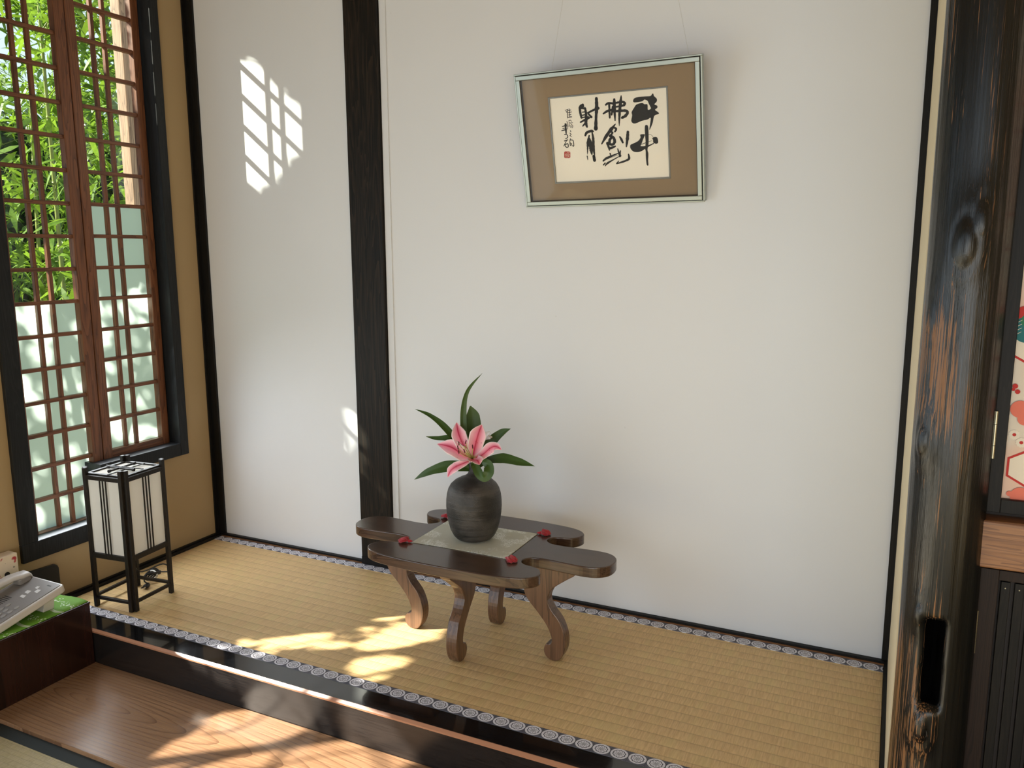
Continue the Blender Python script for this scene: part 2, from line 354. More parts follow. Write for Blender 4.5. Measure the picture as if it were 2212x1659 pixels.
def sash(y0, y1, z0, nrow, frost_rows, panes, label, lw_, rw_):
    """y0 (left, nearer camera) .. y1; z0 bottom of the lowest pane"""
    pitch = .1117; z1 = z0 + nrow*pitch
    s = MB()
    s.box(-.068, -.040, y0, y0+lw_, z0-.032, z1+.03); s.box(-.068, -.040, y1-rw_, y1, z0-.032, z1+.03)
    o = s.build('sash', M['sash'], win, bevel=.002); prop(o, label)
    r = MB(); r.box(-.067, -.041, y0+lw_, y1-rw_, z0-.032, z0); r.box(-.067, -.041, y0+lw_, y1-rw_, z1, z1+.03)
    for i in range(1, nrow): r.box(-.066, -.046, y0+lw_, y1-rw_, z0+i*pitch-.0065, z0+i*pitch+.0065)
    r.build('lattice_rail', M['sashy'], o, bevel=.0012)
    v = MB()
    for yc in panes: v.box(-.064, -.050, yc-.0065, yc+.0065, z0, z1)
    v.build('lattice_bar', M['sash'], o, bevel=.001)
    MB().box(-.074, -.0705, y0+.01, y1-.01, z0+frost_rows*pitch, z1).build('clear_pane', M['glass'], o)
    MB().add([(-.073, y0+.01, z0-.004), (-.073, y1-.01, z0-.004), (-.073, y1-.01, z0+frost_rows*pitch), (-.073, y0+.01, z0+frost_rows*pitch)], [(0, 1, 2, 3)]).build('frosted_pane', M['frost'], o, recalc=False)
    return o
sash(-.800, -.492, .240, 16, 7, (-.675, -.622), 'lower sash nearer the viewer', .038, .040)
sash(-.488, -.192, .466, 16, 8, (-.380, -.332), 'higher sash nearer the corner', .036, .032)

# ------------------------------------------------------------------ log post at the alcove's right front corner
w = N('charred_polished_log'); p = w.pos('world'); X, Y, Z = w.xyz(p)[:3]
n1 = w.noise(w.scale(p, (330, 330, 4)), 1, 4, .62, .5); n2 = w.noise(w.scale(p, (60, 60, 1.2)), 1, 3, .5)
zone = w.noise(w.scale(p, (16, 16, 3.2), loc=(3, 1, .4)), 1, 3, .5, .6)
wob = w.m('MULTIPLY', w.noise(w.scale(p, (60, 60, 3)), 1, 2), .16); Zw = w.m('SUBTRACT', w.m('ADD', Z, wob), .08)
low = w.smooth(Zw, .50, .40); mid = w.m('MULTIPLY', w.smooth(Zw, .80, .90), w.smooth(Zw, 1.10, 1.02))
left = w.smooth(X, 2.672, 2.645)
bias = w.m('MULTIPLY', w.m('MULTIPLY', w.m('MAXIMUM', low, mid), .10), left)
f = w.m('ADD', w.m('ADD', w.m('MULTIPLY', n1, .72), w.m('MULTIPLY', zone, .28)), bias)
streak = w.m('MULTIPLY', w.smooth(f, .595, .635), w.smooth(X, 2.725, 2.66))
cdark = w.mix(n2, sR(6, 6, 6), sR(24, 26, 24)); ctan = w.mix(n2, sR(100, 64, 36), sR(160, 114, 70))
ra = w.m('ADD', w.m('POWER', w.m('ABSOLUTE', w.m('SUBTRACT', X, 2.6655)), 2), w.m('POWER', w.m('ABSOLUTE', w.m('ADD', Y, .762)), 2)); hol = w.m('LESS_THAN', ra, .00264)  # inside of the hollow painted matt black in place of its shade
w.set(color=w.mix(hol, w.mix(w.m('MULTIPLY', streak, .85), cdark, ctan), (.002, .002, .002)), rough=w.m('MAXIMUM', w.m('ADD', .24, w.m('MULTIPLY', streak, .2)), hol), coat=w.m('MULTIPLY', w.m('SUBTRACT', 1, hol), .15), spec=w.m('MULTIPLY', w.m('SUBTRACT', 1, hol), .4)); w.put(w.b.inputs['Coat Roughness'], .2)
w.bump(w.m('ADD', n1, n2), .35, .003); M['log'] = w.mat
lg = thing('log_post', (2.667, -.765, -.15), 'charred black polished log pillar with brown streaks, knots and a hollow', 'pillar')
LX, LY, LR = 2.6655, -.762, .066
nt, nzr = 112, 360; lm = MB(); z0_, z1_ = -.15, 2.75
kn = []   # knots: (theta, z, radius, height)
def th_of(u, v):
    q = at(u, v, 1, LY-.05); return math.asin(max(-1, min(1, (q.x-LX)/LR))), q.z
for (u, v, r_, h_) in ((1996, 958, .030, .012), (2082, 535, .040, .014), (1987, 1565, .032, .016), (1985, 1328, .022, .010), (2010, 690, .03, .004), (2120, 480, .03, .008)):
    a, z = th_of(u, v); kn.append((a, z, r_, h_))
sa, sz0 = th_of(2020, 1340); _, sz1 = th_of(2014, 1520)
sz1, sz0 = sz1, sz0
for i in range(nzr+1):
    z = z0_ + (z1_-z0_)*i/nzr
    for k in range(nt):
        a = 2*pi*k/nt; phi = a if a < pi else a-2*pi      # phi 0 faces -y, + towards +x
        r = LR*(1 + .05*(mnoise.noise(Vector((cos(a)*1.2, sin(a)*1.2, z*1.6)))) + .018*mnoise.noise(Vector((cos(a)*9, sin(a)*9, z*2.5))))
        for (ka, kz, kr, kh) in kn:
            d = sqrt(((phi-ka)*LR*1.25)**2 + ((z-kz)*(.42 if z > kz else .6))**2)/kr
            if d < 1.8:
                r += kh*(math.exp(-d*d*1.6)*.9 - .22*math.exp(-((d-.55)/.16)**2))
        if sz1-.012 < z < sz0+.012:
            e = min((z-sz1)/.016, (sz0-z)/.016, 1); wdt = .0175*(1+.12*mnoise.noise(Vector((0, 3, z*20))))
            d = abs((phi-sa)*LR)/wdt
            if d < 1.25 and e > -.6:
                r -= .05*max(0, min(1, (1.25-d)/.3))*max(0, min(1, e+.4))
        lm.v.append((LX+r*sin(phi), LY-r*cos(phi), z))
for i in range(nzr):
    for k in range(nt):
        k2 = (k+1) % nt; lm.f.append((i*nt+k, i*nt+k2, (i+1)*nt+k2, (i+1)*nt+k)); lm.m.append(0)
lm.build('trunk', M['log'], lg, smooth=True)
hs = MB(); hs.box(LX+sin(sa)*.02-.004, LX+sin(sa)*.02+.012, LY-.018, LY-.014, sz1, sz0)
for j, (u, v, s_) in enumerate(((1996, 958, 1.0), (2082, 530, 1.3), (1987, 1568, 1.1))):
    a, z = th_of(u, v); c = Vector((LX+sin(a)*(LR+.0045), LY-cos(a)*(LR+.0045), z)); nn = Vector((sin(a), -cos(a), 0)); tt = Vector((cos(a), sin(a), 0))
    k = MB(); pts = []
    ring = 18
    vs_ = [c - nn*.012]
    for q in range(ring):
        t = 2*pi*q/ring; rr = .013*s_*(1+.12*sin(3*t+j)); vs_.append(c + tt*cos(t)*rr + Vector((0, 0, 1))*sin(t)*rr*1.55 - nn*.012)
    for q in range(ring):
        t = 2*pi*q/ring; rr = .011*s_*(1+.12*sin(3*t+j)); vs_.append(c + tt*cos(t)*rr + Vector((0, 0, 1))*sin(t)*rr*1.5 + nn*(.001+.001*sin(5*t)))
    vs_.append(c + nn*.0005)
    fs_ = []
    for q in range(ring):
        q2 = (q+1) % ring; fs_ += [(1+q, 1+q2, 1+ring+q2, 1+ring+q), (1+ring+q, 1+ring+q2, 2*ring+1)]
    prop(k.add(vs_, fs_).build('knot', plain('knot_black', sR(40, 40, 40), .5), lg, smooth=True, auto=40), 'cracked grey black knot')

# ------------------------------------------------------------------ cabinets to the right of the log
cb = thing('cabinet', (2.95, -.76, -.15), 'dark brown slatted low cabinet under the pale plank, right of the log', 'cabinet')
MB().box(2.725, 3.25, -.735, -.715, -.16, .598).build('body', M['doorwood'], cb)
d1 = MB(); d1.box(2.7315, 2.762, -.757, -.736, -.15, .595).box(2.762, 3.2, -.757, -.736, .575, .595).box(3.17, 3.2, -.757, -.736, -.15, .575)
do = d1.build('door', M['doorwood'], cb, bevel=.001)
sl_ = MB()
for i in range(12): sl_.box(2.767+i*.0205+.002*i, 2.782+i*.0205+.002*i, -.753, -.737, -.15, .572)
prop(sl_.build('slat', M['blackwood'], do, bevel=.001), 'black upright slats')
M['brass'] = plain('nickel_hinge', sR(176, 172, 150), .3, .9)
def hinge(parent, x, z0, z1, y):
    h = MB(); L = z1-z0
    for a, b in ((0, .27), (.28, .72), (.73, 1)): h.tube([(x, y, z0+L*a), (x, y, z0+L*b)], .0032, 12)
    return h.build('hinge', M['brass'], parent, smooth=True, auto=40)
hinge(do, 2.7315, .425, .511, -.7605)
for i in range(8): MB().tube([(2.774+i*.0225, -.7530, .560), (2.774+i*.0225, -.7542, .560)], .0012, 8).build('nail', M['brass'], do)
# plank rail
pk = MB(); x0 = at(2090, 1165, 1, -.785).x
poly = [(x0, .64), (x0+.001, .665), (x0+.008, .685), (x0+.018, .696), (3.25, .700), (3.25, .606), (x0+.022, .606), (x0+.012, .614), (x0+.004, .626)]
pk.prism(poly, lambda a, b, t: (a, t, b), -.786, -.722)
prop(pk.build('wooden_plank', M['shelf'], bevel=.003), 'pale brown plank with rounded end sticking out right of the log', 'plank')
# papered panel door above
pp = thing('papered_door', (2.95, -.76, .705), 'black framed hinged door panel covered in pink floral paper above the plank', 'door panel')
MB().box(2.725, 3.25, -.735, -.715, .701, 2.4).build('body', M['blackwood'], pp)
fp = MB().box(2.731, 2.753, -.757, -.736, .705, 2.2).box(2.753, 3.2, -.757, -.736, .705, .731).box(2.753, 3.2, -.757, -.736, 2.17, 2.2).box(3.17, 3.2, -.757, -.736, .731, 2.17)
fpo = fp.build('frame', M['blackwood'], pp, bevel=.001)
hinge(pp, 2.7325, .808, .896, -.7605)
w = N('pink_washi_paper'); p = w.pos('world'); k = w.noise(w.scale(p, (9, 1, 5)), 1, 2); k2 = w.noise(w.scale(p, (14, 1, 11), loc=(3, 0, 8)), 1, 1)
col = w.mix(w.smooth(k, .42, .58), sR(226, 196, 178), sR(222, 214, 200)); col = w.mix(w.smooth(k2, .60, .62), col, sR(178, 164, 168)); w.set(color=col, rough=.7); M['washi'] = w.mat
pap = MB().box(2.750, 3.18, -.7445, -.7405, .728, 2.175).build('floral_paper', M['washi'], pp)
mats = [plain('pattern_red', sR(190, 44, 40), .7), plain('pattern_white', sR(232, 224, 208), .7), plain('pattern_teal', sR(28, 110, 116), .7), plain('pattern_coral', sR(224, 120, 100), .7), plain('pattern_green', sR(40, 120, 84), .7)]
pt = MB(); yy = -.7452
PK = [0]
def pdisc(x, z, r, m, n=20, squash=1, y=yy, rot=0):
    PK[0] += 1; y = yy - .00002*PK[0]; pt.cur = m; pt.add([(x + r*cos(2*pi*k/n+rot), y, z + squash*r*sin(2*pi*k/n+rot)) for k in range(n)], [tuple(range(n))])
def phex(x, z, r, rot=pi/6):
    pdisc(x, z, r, 0, 6, rot=rot, y=yy); pdisc(x, z, r*.87, 1, 6, rot=rot, y=yy-.0002)
def pdaisy(x, z, r):
    for k in range(11):
        a = 2*pi*k/11; pdisc(x+cos(a)*r*.62, z+sin(a)*r*.62, r*.2, 1, 10, y=yy-.0003)
        pdisc(x+cos(a)*r*.42, z+sin(a)*r*.42, r*.17, 1, 10, y=yy-.0004)
    pdisc(x, z, r*.27, 0, 14, y=yy-.0006)
Z = lambda v: at(2195, v, 1, yy).z
def Xp(u, v): q = at(u, v, 1, yy); return q.x, q.z
for (u, v) in ((2216, 1012), (2222, 745), (2240, 500), (2236, 250)):
    x, z = Xp(u, v)
    phex(x, z, .035)
for (u, v) in ((2191, 939), (2206, 956), (2215, 420)): x, z = Xp(u, v); pdaisy(x, z, .0115)
for (u, v, r, m) in ((2193, 834, .0045, 0), (2198, 846, .0042, 0), (2189, 841, .003, 0), (2212, 676, .012, 0), (2180, 1066, .005, 3), (2204, 1072, .017, 3), (2196, 1058, .003, 3), (2204, 884, .016, 3), (2214, 905, .012, 3)):
    x, z = Xp(u, v); pdisc(x, z, r, m, y=yy-.0001)
x, z = Xp(2220, 712); pdisc(x, z, .024, 2, 30, y=yy-.0001)
pdisc(x, z+.016, .012, 4, 20, y=yy-.0002)
for k in range(4):
    pt.cur = 1; pt.bar((x-.022, yy-.0040, z-.012+k*.007), (x-.010, yy-.0040, z-.004+k*.007), .0004, .0008)
pt.build('paper_pattern', mats, pap, recalc=False)

# ------------------------------------------------------------------ framed calligraphy, leaning out from the wall
pf = thing('picture_frame', (1.747, -.03, 1.325), 'silver framed brush calligraphy on cream paper with taupe mat, hung on the white wall', 'picture')
B0 = Vector((1.4605, -.036, 1.3245)); BX = Vector((2.0305, -.036, 1.3265)); T0 = Vector((1.4665, -.128, 1.7155))
ex = (BX-B0).normalized(); W_ = (BX-B0).length; ez = (T0-B0); ez = (ez - ex*ez.dot(ex)); H_ = ez.length; ez.normalize(); en = ex.cross(ez)  # en points to the viewer
if en.y > 0: en = -en
def L(s, t, d=0): return B0 + ex*s + ez*t + en*d
def fbar(m, s0, s1, t0, t1, d0, d1): m.hexa([L(s0,t0,d0), L(s1,t0,d0), L(s1,t0,d1), L(s0,t0,d1), L(s0,t1,d0), L(s1,t1,d0), L(s1,t1,d1), L(s0,t1,d1)])
def fring(m, i0, i1, d0, d1):
    fbar(m, i0, W_-i0, i0, i1, d0, d1); fbar(m, i0, W_-i0, H_-i1, H_-i0, d0, d1); fbar(m, i0, i1, i1, H_-i1, d0, d1); fbar(m, W_-i1, W_-i0, i1, H_-i1, d0, d1)
M['silver'] = plain('brushed_aluminium', sR(172, 180, 174), .38, .7)
m = MB(); fring(m, 0, .0045, -.030, -.004); fring(m, .0065, .0185, -.028, 0); m.build('moulding', M['silver'], pf, bevel=.0012)
m = MB(); fring(m, .0044, .0066, -.029, -.008); prop(m.build('groove', plain('groove_black', (.01, .01, .01), .8), pf), 'dark groove between mouldings')
m = MB(); fring(m, .0183, .0200, -.030, -.003); m.build('inner_lining', plain('dark_brown_lining', sR(60, 50, 42), .6), pf)
M['mat'] = plain('taupe_mat_board', sR(150, 130, 105), .85)
def pl(u, v, d=0):     # photo pixel -> s, t on the plane of the picture, d behind the front
    ray = RM @ Vector(((u - 1106)/FPX, 1, -(v - 829.5)/FPX)); o = B0 + en*d
    k = (o - CAM).dot(en)/ray.dot(en); q = CAM + ray*k - B0; return q.dot(ex), q.dot(ez)
DM = -.016
c = [pl(*a, DM) for a in ((1197, 398), (1447, 384), (1443, 185), (1187, 212))]
s0, s1 = (c[0][0]+c[3][0])/2, (c[1][0]+c[2][0])/2; t0, t1 = (c[0][1]+c[1][1])/2, (c[2][1]+c[3][1])/2
m = MB(); 
for a in ((.018, W_-.018, .018, t0), (.018, W_-.018, t1, H_-.018), (.018, s0, t0, t1), (s1, W_-.018, t0, t1)): fbar(m, *a, DM-.003, DM)
m.build('mat_board', M['mat'], pf)
m = MB(); g_ = .0035
for a in ((s0-.001, s1+.001, t0-.001, t0+g_), (s0-.001, s1+.001, t1-g_, t1+.001), (s0-.001, s0+g_, t0, t1), (s1-g_, s1+.001, t0, t1)): fbar(m, *a, DM-.004, DM+.0012)
m.build('inner_fillet', plain('pewter_fillet', sR(120, 120, 116), .35, .6), pf, bevel=.0006)
m = MB(); fbar(m, s0, s1, t0, t1, DM-.006, DM-.004); m.build('cream_paper', plain('cream_paper', sR(246, 240, 226), .8), pf)
m = MB(); fbar(m, .01, W_-.01, .01, H_-.01, -.030, -.027); m.build('backing_board', plain('backing', sR(90, 70, 50), .8), pf)
gp = N('picture_glass'); gl = gp.n('ShaderNodeBsdfGlossy'); gl.inputs['Roughness'].default_value = .03; tr = gp.n('ShaderNodeBsdfTransparent')
mx = gp.n('ShaderNodeMixShader'); fzz = gp.n('ShaderNodeFresnel'); fzz.inputs[0].default_value = 1.35; gp.t.links.new(fzz.outputs[0], mx.inputs[0]); gp.t.links.new(tr.outputs[0], mx.inputs[1]); gp.t.links.new(gl.outputs[0], mx.inputs[2]); gp.t.links.new(mx.outputs[0], gp.out.inputs[0])
m = MB(); m.add([L(.018, .018, -.004), L(W_-.018, .018, -.004), L(W_-.018, H_-.018, -.004), L(.018, H_-.018, -.004)], [(0, 1, 2, 3)]); m.build('glass', gp.mat, pf, recalc=False)
# ink; coordinates of a 7.54x enlargement whose corner is at 1180, 180
DI = DM-.0036
ink = MB()
def ipt(x, y, lift=0): s, t = pl(1180+x/7.54, 180+y/7.54, DM-.004); return L(s, t, DI+lift)
LIFT = [0.0]; sc2 = None
def stroke(pts, ws, mb=None, n=6):
    mb = mb or ink; LIFT[0] += .000004; P = [Vector((a, b, 0)) for a, b in pts]
    if not hasattr(ws, '__len__'): ws = [ws]*len(P)
    ws = [a*(1.45 if a < 15 else 1.15) for a in ws] if mb is not sc2 else ws
    C = catmull(P, n) if len(P) > 2 else [P[0].lerp(P[1], k/n) for k in range(n+1)]
    Wd = []
    for i in range(len(P)-1):
        for k in range(n): Wd.append(lerp(ws[i], ws[i+1], k/n))
    Wd.append(ws[-1]); left = []; right = []
    for i, q in enumerate(C):
        t = (C[min(i+1, len(C)-1)] - C[max(i-1, 0)]).normalized(); nn = Vector((-t.y, t.x, 0)); hw = Wd[i]/2*(1+.10*sin(i*2.3+q.x*.1))
        left.append(q+nn*hw); right.append(q-nn*hw)
    vs_ = [ipt(a.x, a.y, LIFT[0]) for a in left] + [ipt(a.x, a.y, LIFT[0]) for a in right]; k = len(left)
    mb.add(vs_, [(i, i+1, k+i+1, k+i) for i in range(k-1)])
    for q, wd in ((C[0], Wd[0]), (C[-1], Wd[-1])):
        mb.add([ipt(q.x+cos(2*pi*j/12)*wd/2, q.y+sin(2*pi*j/12)*wd/2, LIFT[0]) for j in range(12)], [tuple(range(12))])
def blob(pts, mb=None):
    mb = mb or ink; LIFT[0] += .000004
    C = catmull([Vector((a, b, 0)) for a, b in pts], 3, True); mb.add([ipt(a.x, a.y, LIFT[0]) for a in C], [tuple(range(len(C)))])
blob([(1415,280),(1440,240),(1520,220),(1620,212),(1700,205),(1725,170),(1745,170),(1755,205),(1800,250),(1800,295),(1765,335),(1770,350),(1808,365),(1808,400),(1775,425),(1780,440),(1830,475),(1830,500),(1760,530),(1735,640),(1690,750),(1680,745),(1695,640),(1700,560),(1650,590),(1560,610),(1450,655),(1400,640),(1385,600),(1400,520),(1390,470),(1430,400),(1470,345),(1560,320),(1600,340),(1650,345),(1655,430),(1705,410),(1690,370),(1665,320),(1650,285),(1600,265),(1570,290),(1500,305),(1430,310)])
blob([(1605,740),(1610,690),(1630,678),(1655,690),(1665,760),(1668,900),(1665,1000),(1650,1080),(1665,1150),(1660,1250),(1665,1330),(1650,1340),(1635,1320),(1622,1200),(1620,1100),(1612,1070),(1618,950),(1610,850)])
blob([(1530,840),(1550,830),(1605,830),(1600,860),(1575,920),(1555,980),(1540,1010),(1545,1025),(1620,1020),(1720,985),(1745,970),(1750,985),(1700,1015),(1620,1060),(1560,1100),(1500,1120),(1430,1115),(1385,1080),(1367,1040),(1375,1000),(1440,970),(1500,935),(1535,885)])
blob([(1725,895),(1760,875),(1805,880),(1822,930),(1820,970),(1790,985),(1745,965),(1740,920)])
for a in (([(1665,835),(1710,840),(1745,880)],4), ([(1550,1000),(1640,960),(1720,935)],4), ([(1560,985),(1650,955)],3), ([(1690,1010),(1750,985)],6),
  ([(970,350),(1010,325),(1080,325)],[26,34,28]), ([(1025,330),(1030,450),(1035,560)],[28,30,26]), ([(930,495),(990,455),(1070,430)],[22,36,30]),
  ([(1080,330),(1180,310),(1255,305),(1278,330),(1250,362),(1120,385)],[30,30,34,40,34,26]), ([(1108,262),(1110,400),(1122,605)],[34,48,16]),
  ([(1220,205),(1212,300),(1197,450),(1190,600),(1190,695)],[16,44,42,26,5]), ([(1075,460),(1180,450),(1290,445),(1325,475),(1290,530),(1235,560)],[34,34,40,40,44,34]), ([(1065,510),(1085,380)],[26,30]),
  ([(1130,660),(1065,740),(985,850),(905,985)],[6,48,46,20]), ([(1085,715),(1140,740),(1120,785)],[26,30,26]), ([(1050,790),(1080,805),(1035,865)],[22,28,26]),
  ([(1040,850),(1095,885),(1115,950),(1085,995),(1035,985),(1035,920),(1060,890)],[34,40,42,36,36,40,34]), ([(1000,975),(1030,1090)],[44,16]), ([(1030,1060),(1080,1045),(1125,1025)],[36,34,22]),
  ([(1198,870),(1225,915),(1248,965)],[20,34,26]), ([(1330,790),(1322,900),(1306,1030)],[36,46,20]),
  ([(1165,1065),(1180,1120),(1205,1180)],[10,24,34]), ([(1208,1100),(1198,1190)],[14,24]), ([(1040,1140),(1050,1175)],14), ([(930,1262),(980,1220),(1060,1185),(1160,1145),(1200,1130)],[24,32,26,16,14]),
  ([(960,1250),(1060,1205),(1190,1160)],[4,5,4]), ([(1190,1190),(1100,1240),(1000,1300),(960,1345)],[8,18,28,10]), ([(930,1330),(960,1300)],[14,20]), ([(1340,1155),(1350,1220),(1318,1250),(1240,1280),(1150,1308)],[18,36,30,26,18]), ([(1150,1305),(1180,1265)],[22,10]),
  ([(595,345),(548,388),(556,480),(575,560)],[30,34,34,30]), ([(600,345),(598,385),(560,410)],[24,30,26]), ([(560,405),(640,412)],24), ([(630,400),(650,500),(648,640),(665,710)],[26,36,42,26]),
  ([(590,470),(640,462)],16), ([(590,520),(640,510)],14), ([(590,560),(645,545)],18), ([(560,632),(650,585),(705,560)],[22,34,24]), ([(685,545),(640,640),(597,695)],[22,30,18]),
  ([(682,480),(760,440),(848,405)],[26,30,40]), ([(817,245),(822,400),(812,550),(808,740)],[40,52,36,54]), ([(690,500),(735,550)],[24,34]),
  ([(638,848),(662,802),(735,775),(762,782)],[28,38,36,26]), ([(700,850),(680,960),(675,1060),(672,1155)],[18,40,22,5]), ([(745,790),(765,900),(770,1050),(788,1165)],[16,36,40,16]),
  ([(700,900),(725,1000),(735,1090),(745,1165)],[30,62,52,8]), ([(775,1185),(788,1255)],[40,42]), ([(668,1185),(678,1245)],[12,7]),
  ([(312,440),(350,425)],8), ([(350,425),(345,480),(348,565)],8), ([(325,460),(345,475)],10), ([(372,415),(380,480)],7), ([(360,445),(402,432)],7), ([(362,480),(412,465)],8), ([(380,480),(386,550)],7), ([(365,515),(405,505)],7), ([(360,553),(415,545)],9),
  ([(335,620),(345,640)],6), ([(330,660),(338,700)],6), ([(345,640),(352,690),(350,745)],6), ([(365,612),(395,600),(412,622)],6), ([(375,630),(370,705)],6), ([(388,645),(430,640)],6), ([(400,660),(432,690),(428,725)],6), ([(385,680),(398,720)],5), ([(400,690),(420,700),(405,725)],5),
  ([(393,768),(402,790)],7), ([(384,810),(406,830),(388,850),(412,866)],7), ([(396,900),(385,950),(394,1012)],8), ([(395,922),(438,932),(450,1020),(425,1015)],9), ([(392,970),(415,985),(402,1010),(388,990)],8),
  ([(290,692),(320,682)],8), ([(312,662),(320,740),(325,815)],[22,26,18]), ([(262,702),(330,690)],9), ([(255,770),(330,752)],12), ([(270,735),(320,726)],8), ([(300,835),(342,840),(350,880),(318,902)],10), ([(298,938),(350,920)],11), ([(332,930),(288,1022)],9), ([(312,1003),(350,982),(360,1030),(335,1045),(312,1020)],10)):
    if a[0] == [(312,440),(350,425)]: inkm = plain('brush_ink', sR(26, 26, 26), .6); ink.build('ink_writing', inkm, pf, recalc=False); ink = MB()
    stroke(*a, ink)
prop(ink.build('signature_writing', inkm, pf, recalc=False), 'small signature column at the left')
seal = MB(); LIFT[0] = 0; blob([(298,1115),(340,1110),(388,1118),(392,1165),(388,1212),(340,1217),(298,1212),(294,1165)], seal)
so_ = seal.build('red_seal', plain('vermilion_seal', sR(176, 52, 44), .6), pf, recalc=False)
sc2 = MB(); LIFT[0] = .00002
for a in (([(305,1165),(380,1165)],5), ([(342,1120),(342,1210)],5), ([(312,1130),(330,1150),(312,1158)],4), ([(352,1130),(378,1128),(362,1150),(380,1158)],4), ([(310,1180),(332,1178),(312,1202),(334,1204)],4), ([(355,1178),(378,1182)],4), ([(356,1200),(366,1188),(380,1202)],4), ([(365,1178),(366,1200)],4)): stroke(*a, sc2)
sc2.build('seal_cut', plain('cream_seal_cut', sR(224, 214, 194), .7), so_, recalc=False)
hwm = plain('thin_white_wire', sR(205, 205, 200), .5)
for u0, v0, u1, v1 in ((1190, 150, 1216, 0), (1487, 120, 1462, -20)):
    a = L(*pl(u0, v0, -.02), -.028); b = at(u1, v1, 1, -.004); MB().tube([a, b], .0004, 6).build('hanging_wire', hwm, pf)

# ------------------------------------------------------------------ cloud shaped low table
TC = (1.449, -.366); TT, TB = .320, .289
half = [(.437, 0.0), (.430, .034), (.405, .058), (.365, .066), (.300, .063), (.255, .060), (.215, .064), (.194, .083), (.194, .103), (.210, .118), (.236, .123), (.262, .134), (.277, .160), (.276, .184), (.255, .207), (.215, .222), (.14, .231), (.06, .235)]
poly = half + [(-x, y) for x, y in half[::-1]]
poly = poly + [(x, -y) for x, y in poly[::-1] if abs(y) > 1e-6]
pc = [(q.x, q.y) for q in catmull([Vector((a, b, 0)) for a, b in poly], 5, True)]
tb = thing('low_table', (TC[0], TC[1], 0), 'dark walnut low table with cloud shaped top and four scrolled cabriole legs', 'table')
MB().prism(pc, lambda a, b, t: (TC[0]+a, TC[1]+b, t), TB, TT).build('tabletop', M['table'], tb, bevel=.003, seg=3)
inner = [(1.612, .289), (1.617, .21), (1.629, .177), (1.657, .147), (1.690, .107), (1.706, .072), (1.706, .055), (1.699, .048), (1.690, .047), (1.684, .037), (1.683, .022), (1.690, .008), (1.704, .000), (1.718, .000)]
outer = [(1.733, .006), (1.746, .030), (1.751, .060), (1.746, .092), (1.731, .126), (1.706, .156), (1.694, .183), (1.700, .207), (1.716, .228), (1.756, .258), (1.776, .272), (1.786, .289)]
prof = [(q.x, q.y) for q in catmull([Vector((a, b, 0)) for a, b in inner+outer], 3)]
def legobj(fn, t0, t1): return MB().prism(prof, fn, t0, t1).build('leg', M['leg'], tb, bevel=.002)
legobj(lambda a, b, t: (a, t, b), -.400, -.364)
legobj(lambda a, b, t: (a-.484, t, b), -.400, -.364)
legobj(lambda a, b, t: (t, -(a-1.718)*.95-.518, b), 1.437, 1.472)
legobj(lambda a, b, t: (t, -(a-1.718)*.95-.253, b), 1.437, 1.472)

# brocade cloth with tassels
w = N('silver_green_brocade'); p = w.pos('world'); k = w.noise(w.scale(p, (60, 30, 1)), 1, 3, .6, 2.5); k2 = w.noise(w.scale(p, (16, 16, 1)), 1, 2, .5)
band = w.m('MULTIPLY', w.smooth(w.m('ABSOLUTE', w.m('SUBTRACT', k, .5)), .07, .03), w.smooth(k2, .44, .54))
wv = w.noise(w.scale(p, (900, 900, 1)), 1, 1)
w.set(color=w.mix(band, sR(192, 190, 168), sR(228, 228, 216)), rough=w.m('SUBTRACT', .55, w.m('MULTIPLY', band, .25)), sheen=.2, metal=w.m('MULTIPLY', band, .3)); w.bump(w.m('ADD', band, w.m('MULTIPLY', wv, .3)), .35, .0012); M['brocade'] = w.mat
tc = thing('table_cloth', (1.4375, -.3625, TT), 'square pale green brocade cloth with red corner tassels under the black vase', 'cloth')
cm = MB(); gx, gy = 26, 20; X0, X1, Y0, Y1 = 1.281, 1.595, -.474, -.247
def czh(a, b): return TT + .0022 + .0011*max(0, mnoise.noise(Vector((a*4, b*3, 1))))*(0.3+abs(a-.5)) 
for s in (0, 1):
    for j in range(gy+1):
        for i in range(gx+1):
            a, b = i/gx, j/gy; sag = .004*sin(pi*a); cm.v.append((lerp(X0, X1, a), lerp(Y0, Y1, b)+sag*(1-2*b), czh(a, b) - (.0016 if s else 0)))
Nn = (gx+1)*(gy+1)
for j in range(gy):
    for i in range(gx):
        q = j*(gx+1)+i; cm.f += [(q, q+1, q+gx+2, q+gx+1), (Nn+q, Nn+q+gx+1, Nn+q+gx+2, Nn+q+1)]; cm.m += [0, 0]
bd = [i for i in range(gx+1)] + [j*(gx+1)+gx for j in range(1, gy+1)] + [gy*(gx+1)+i for i in range(gx-1, -1, -1)] + [j*(gx+1) for j in range(gy-1, 0, -1)]
for i in range(len(bd)): a, b = bd[i], bd[(i+1) % len(bd)]; cm.f.append((a, b, Nn+b, Nn+a)); cm.m.append(0)
cm.build('woven_panel', M['brocade'], tc, smooth=True, auto=60)
M['tassel'] = plain('crimson_thread', sR(186, 26, 44), .65, sheen=.4)
rt = random.Random(3)
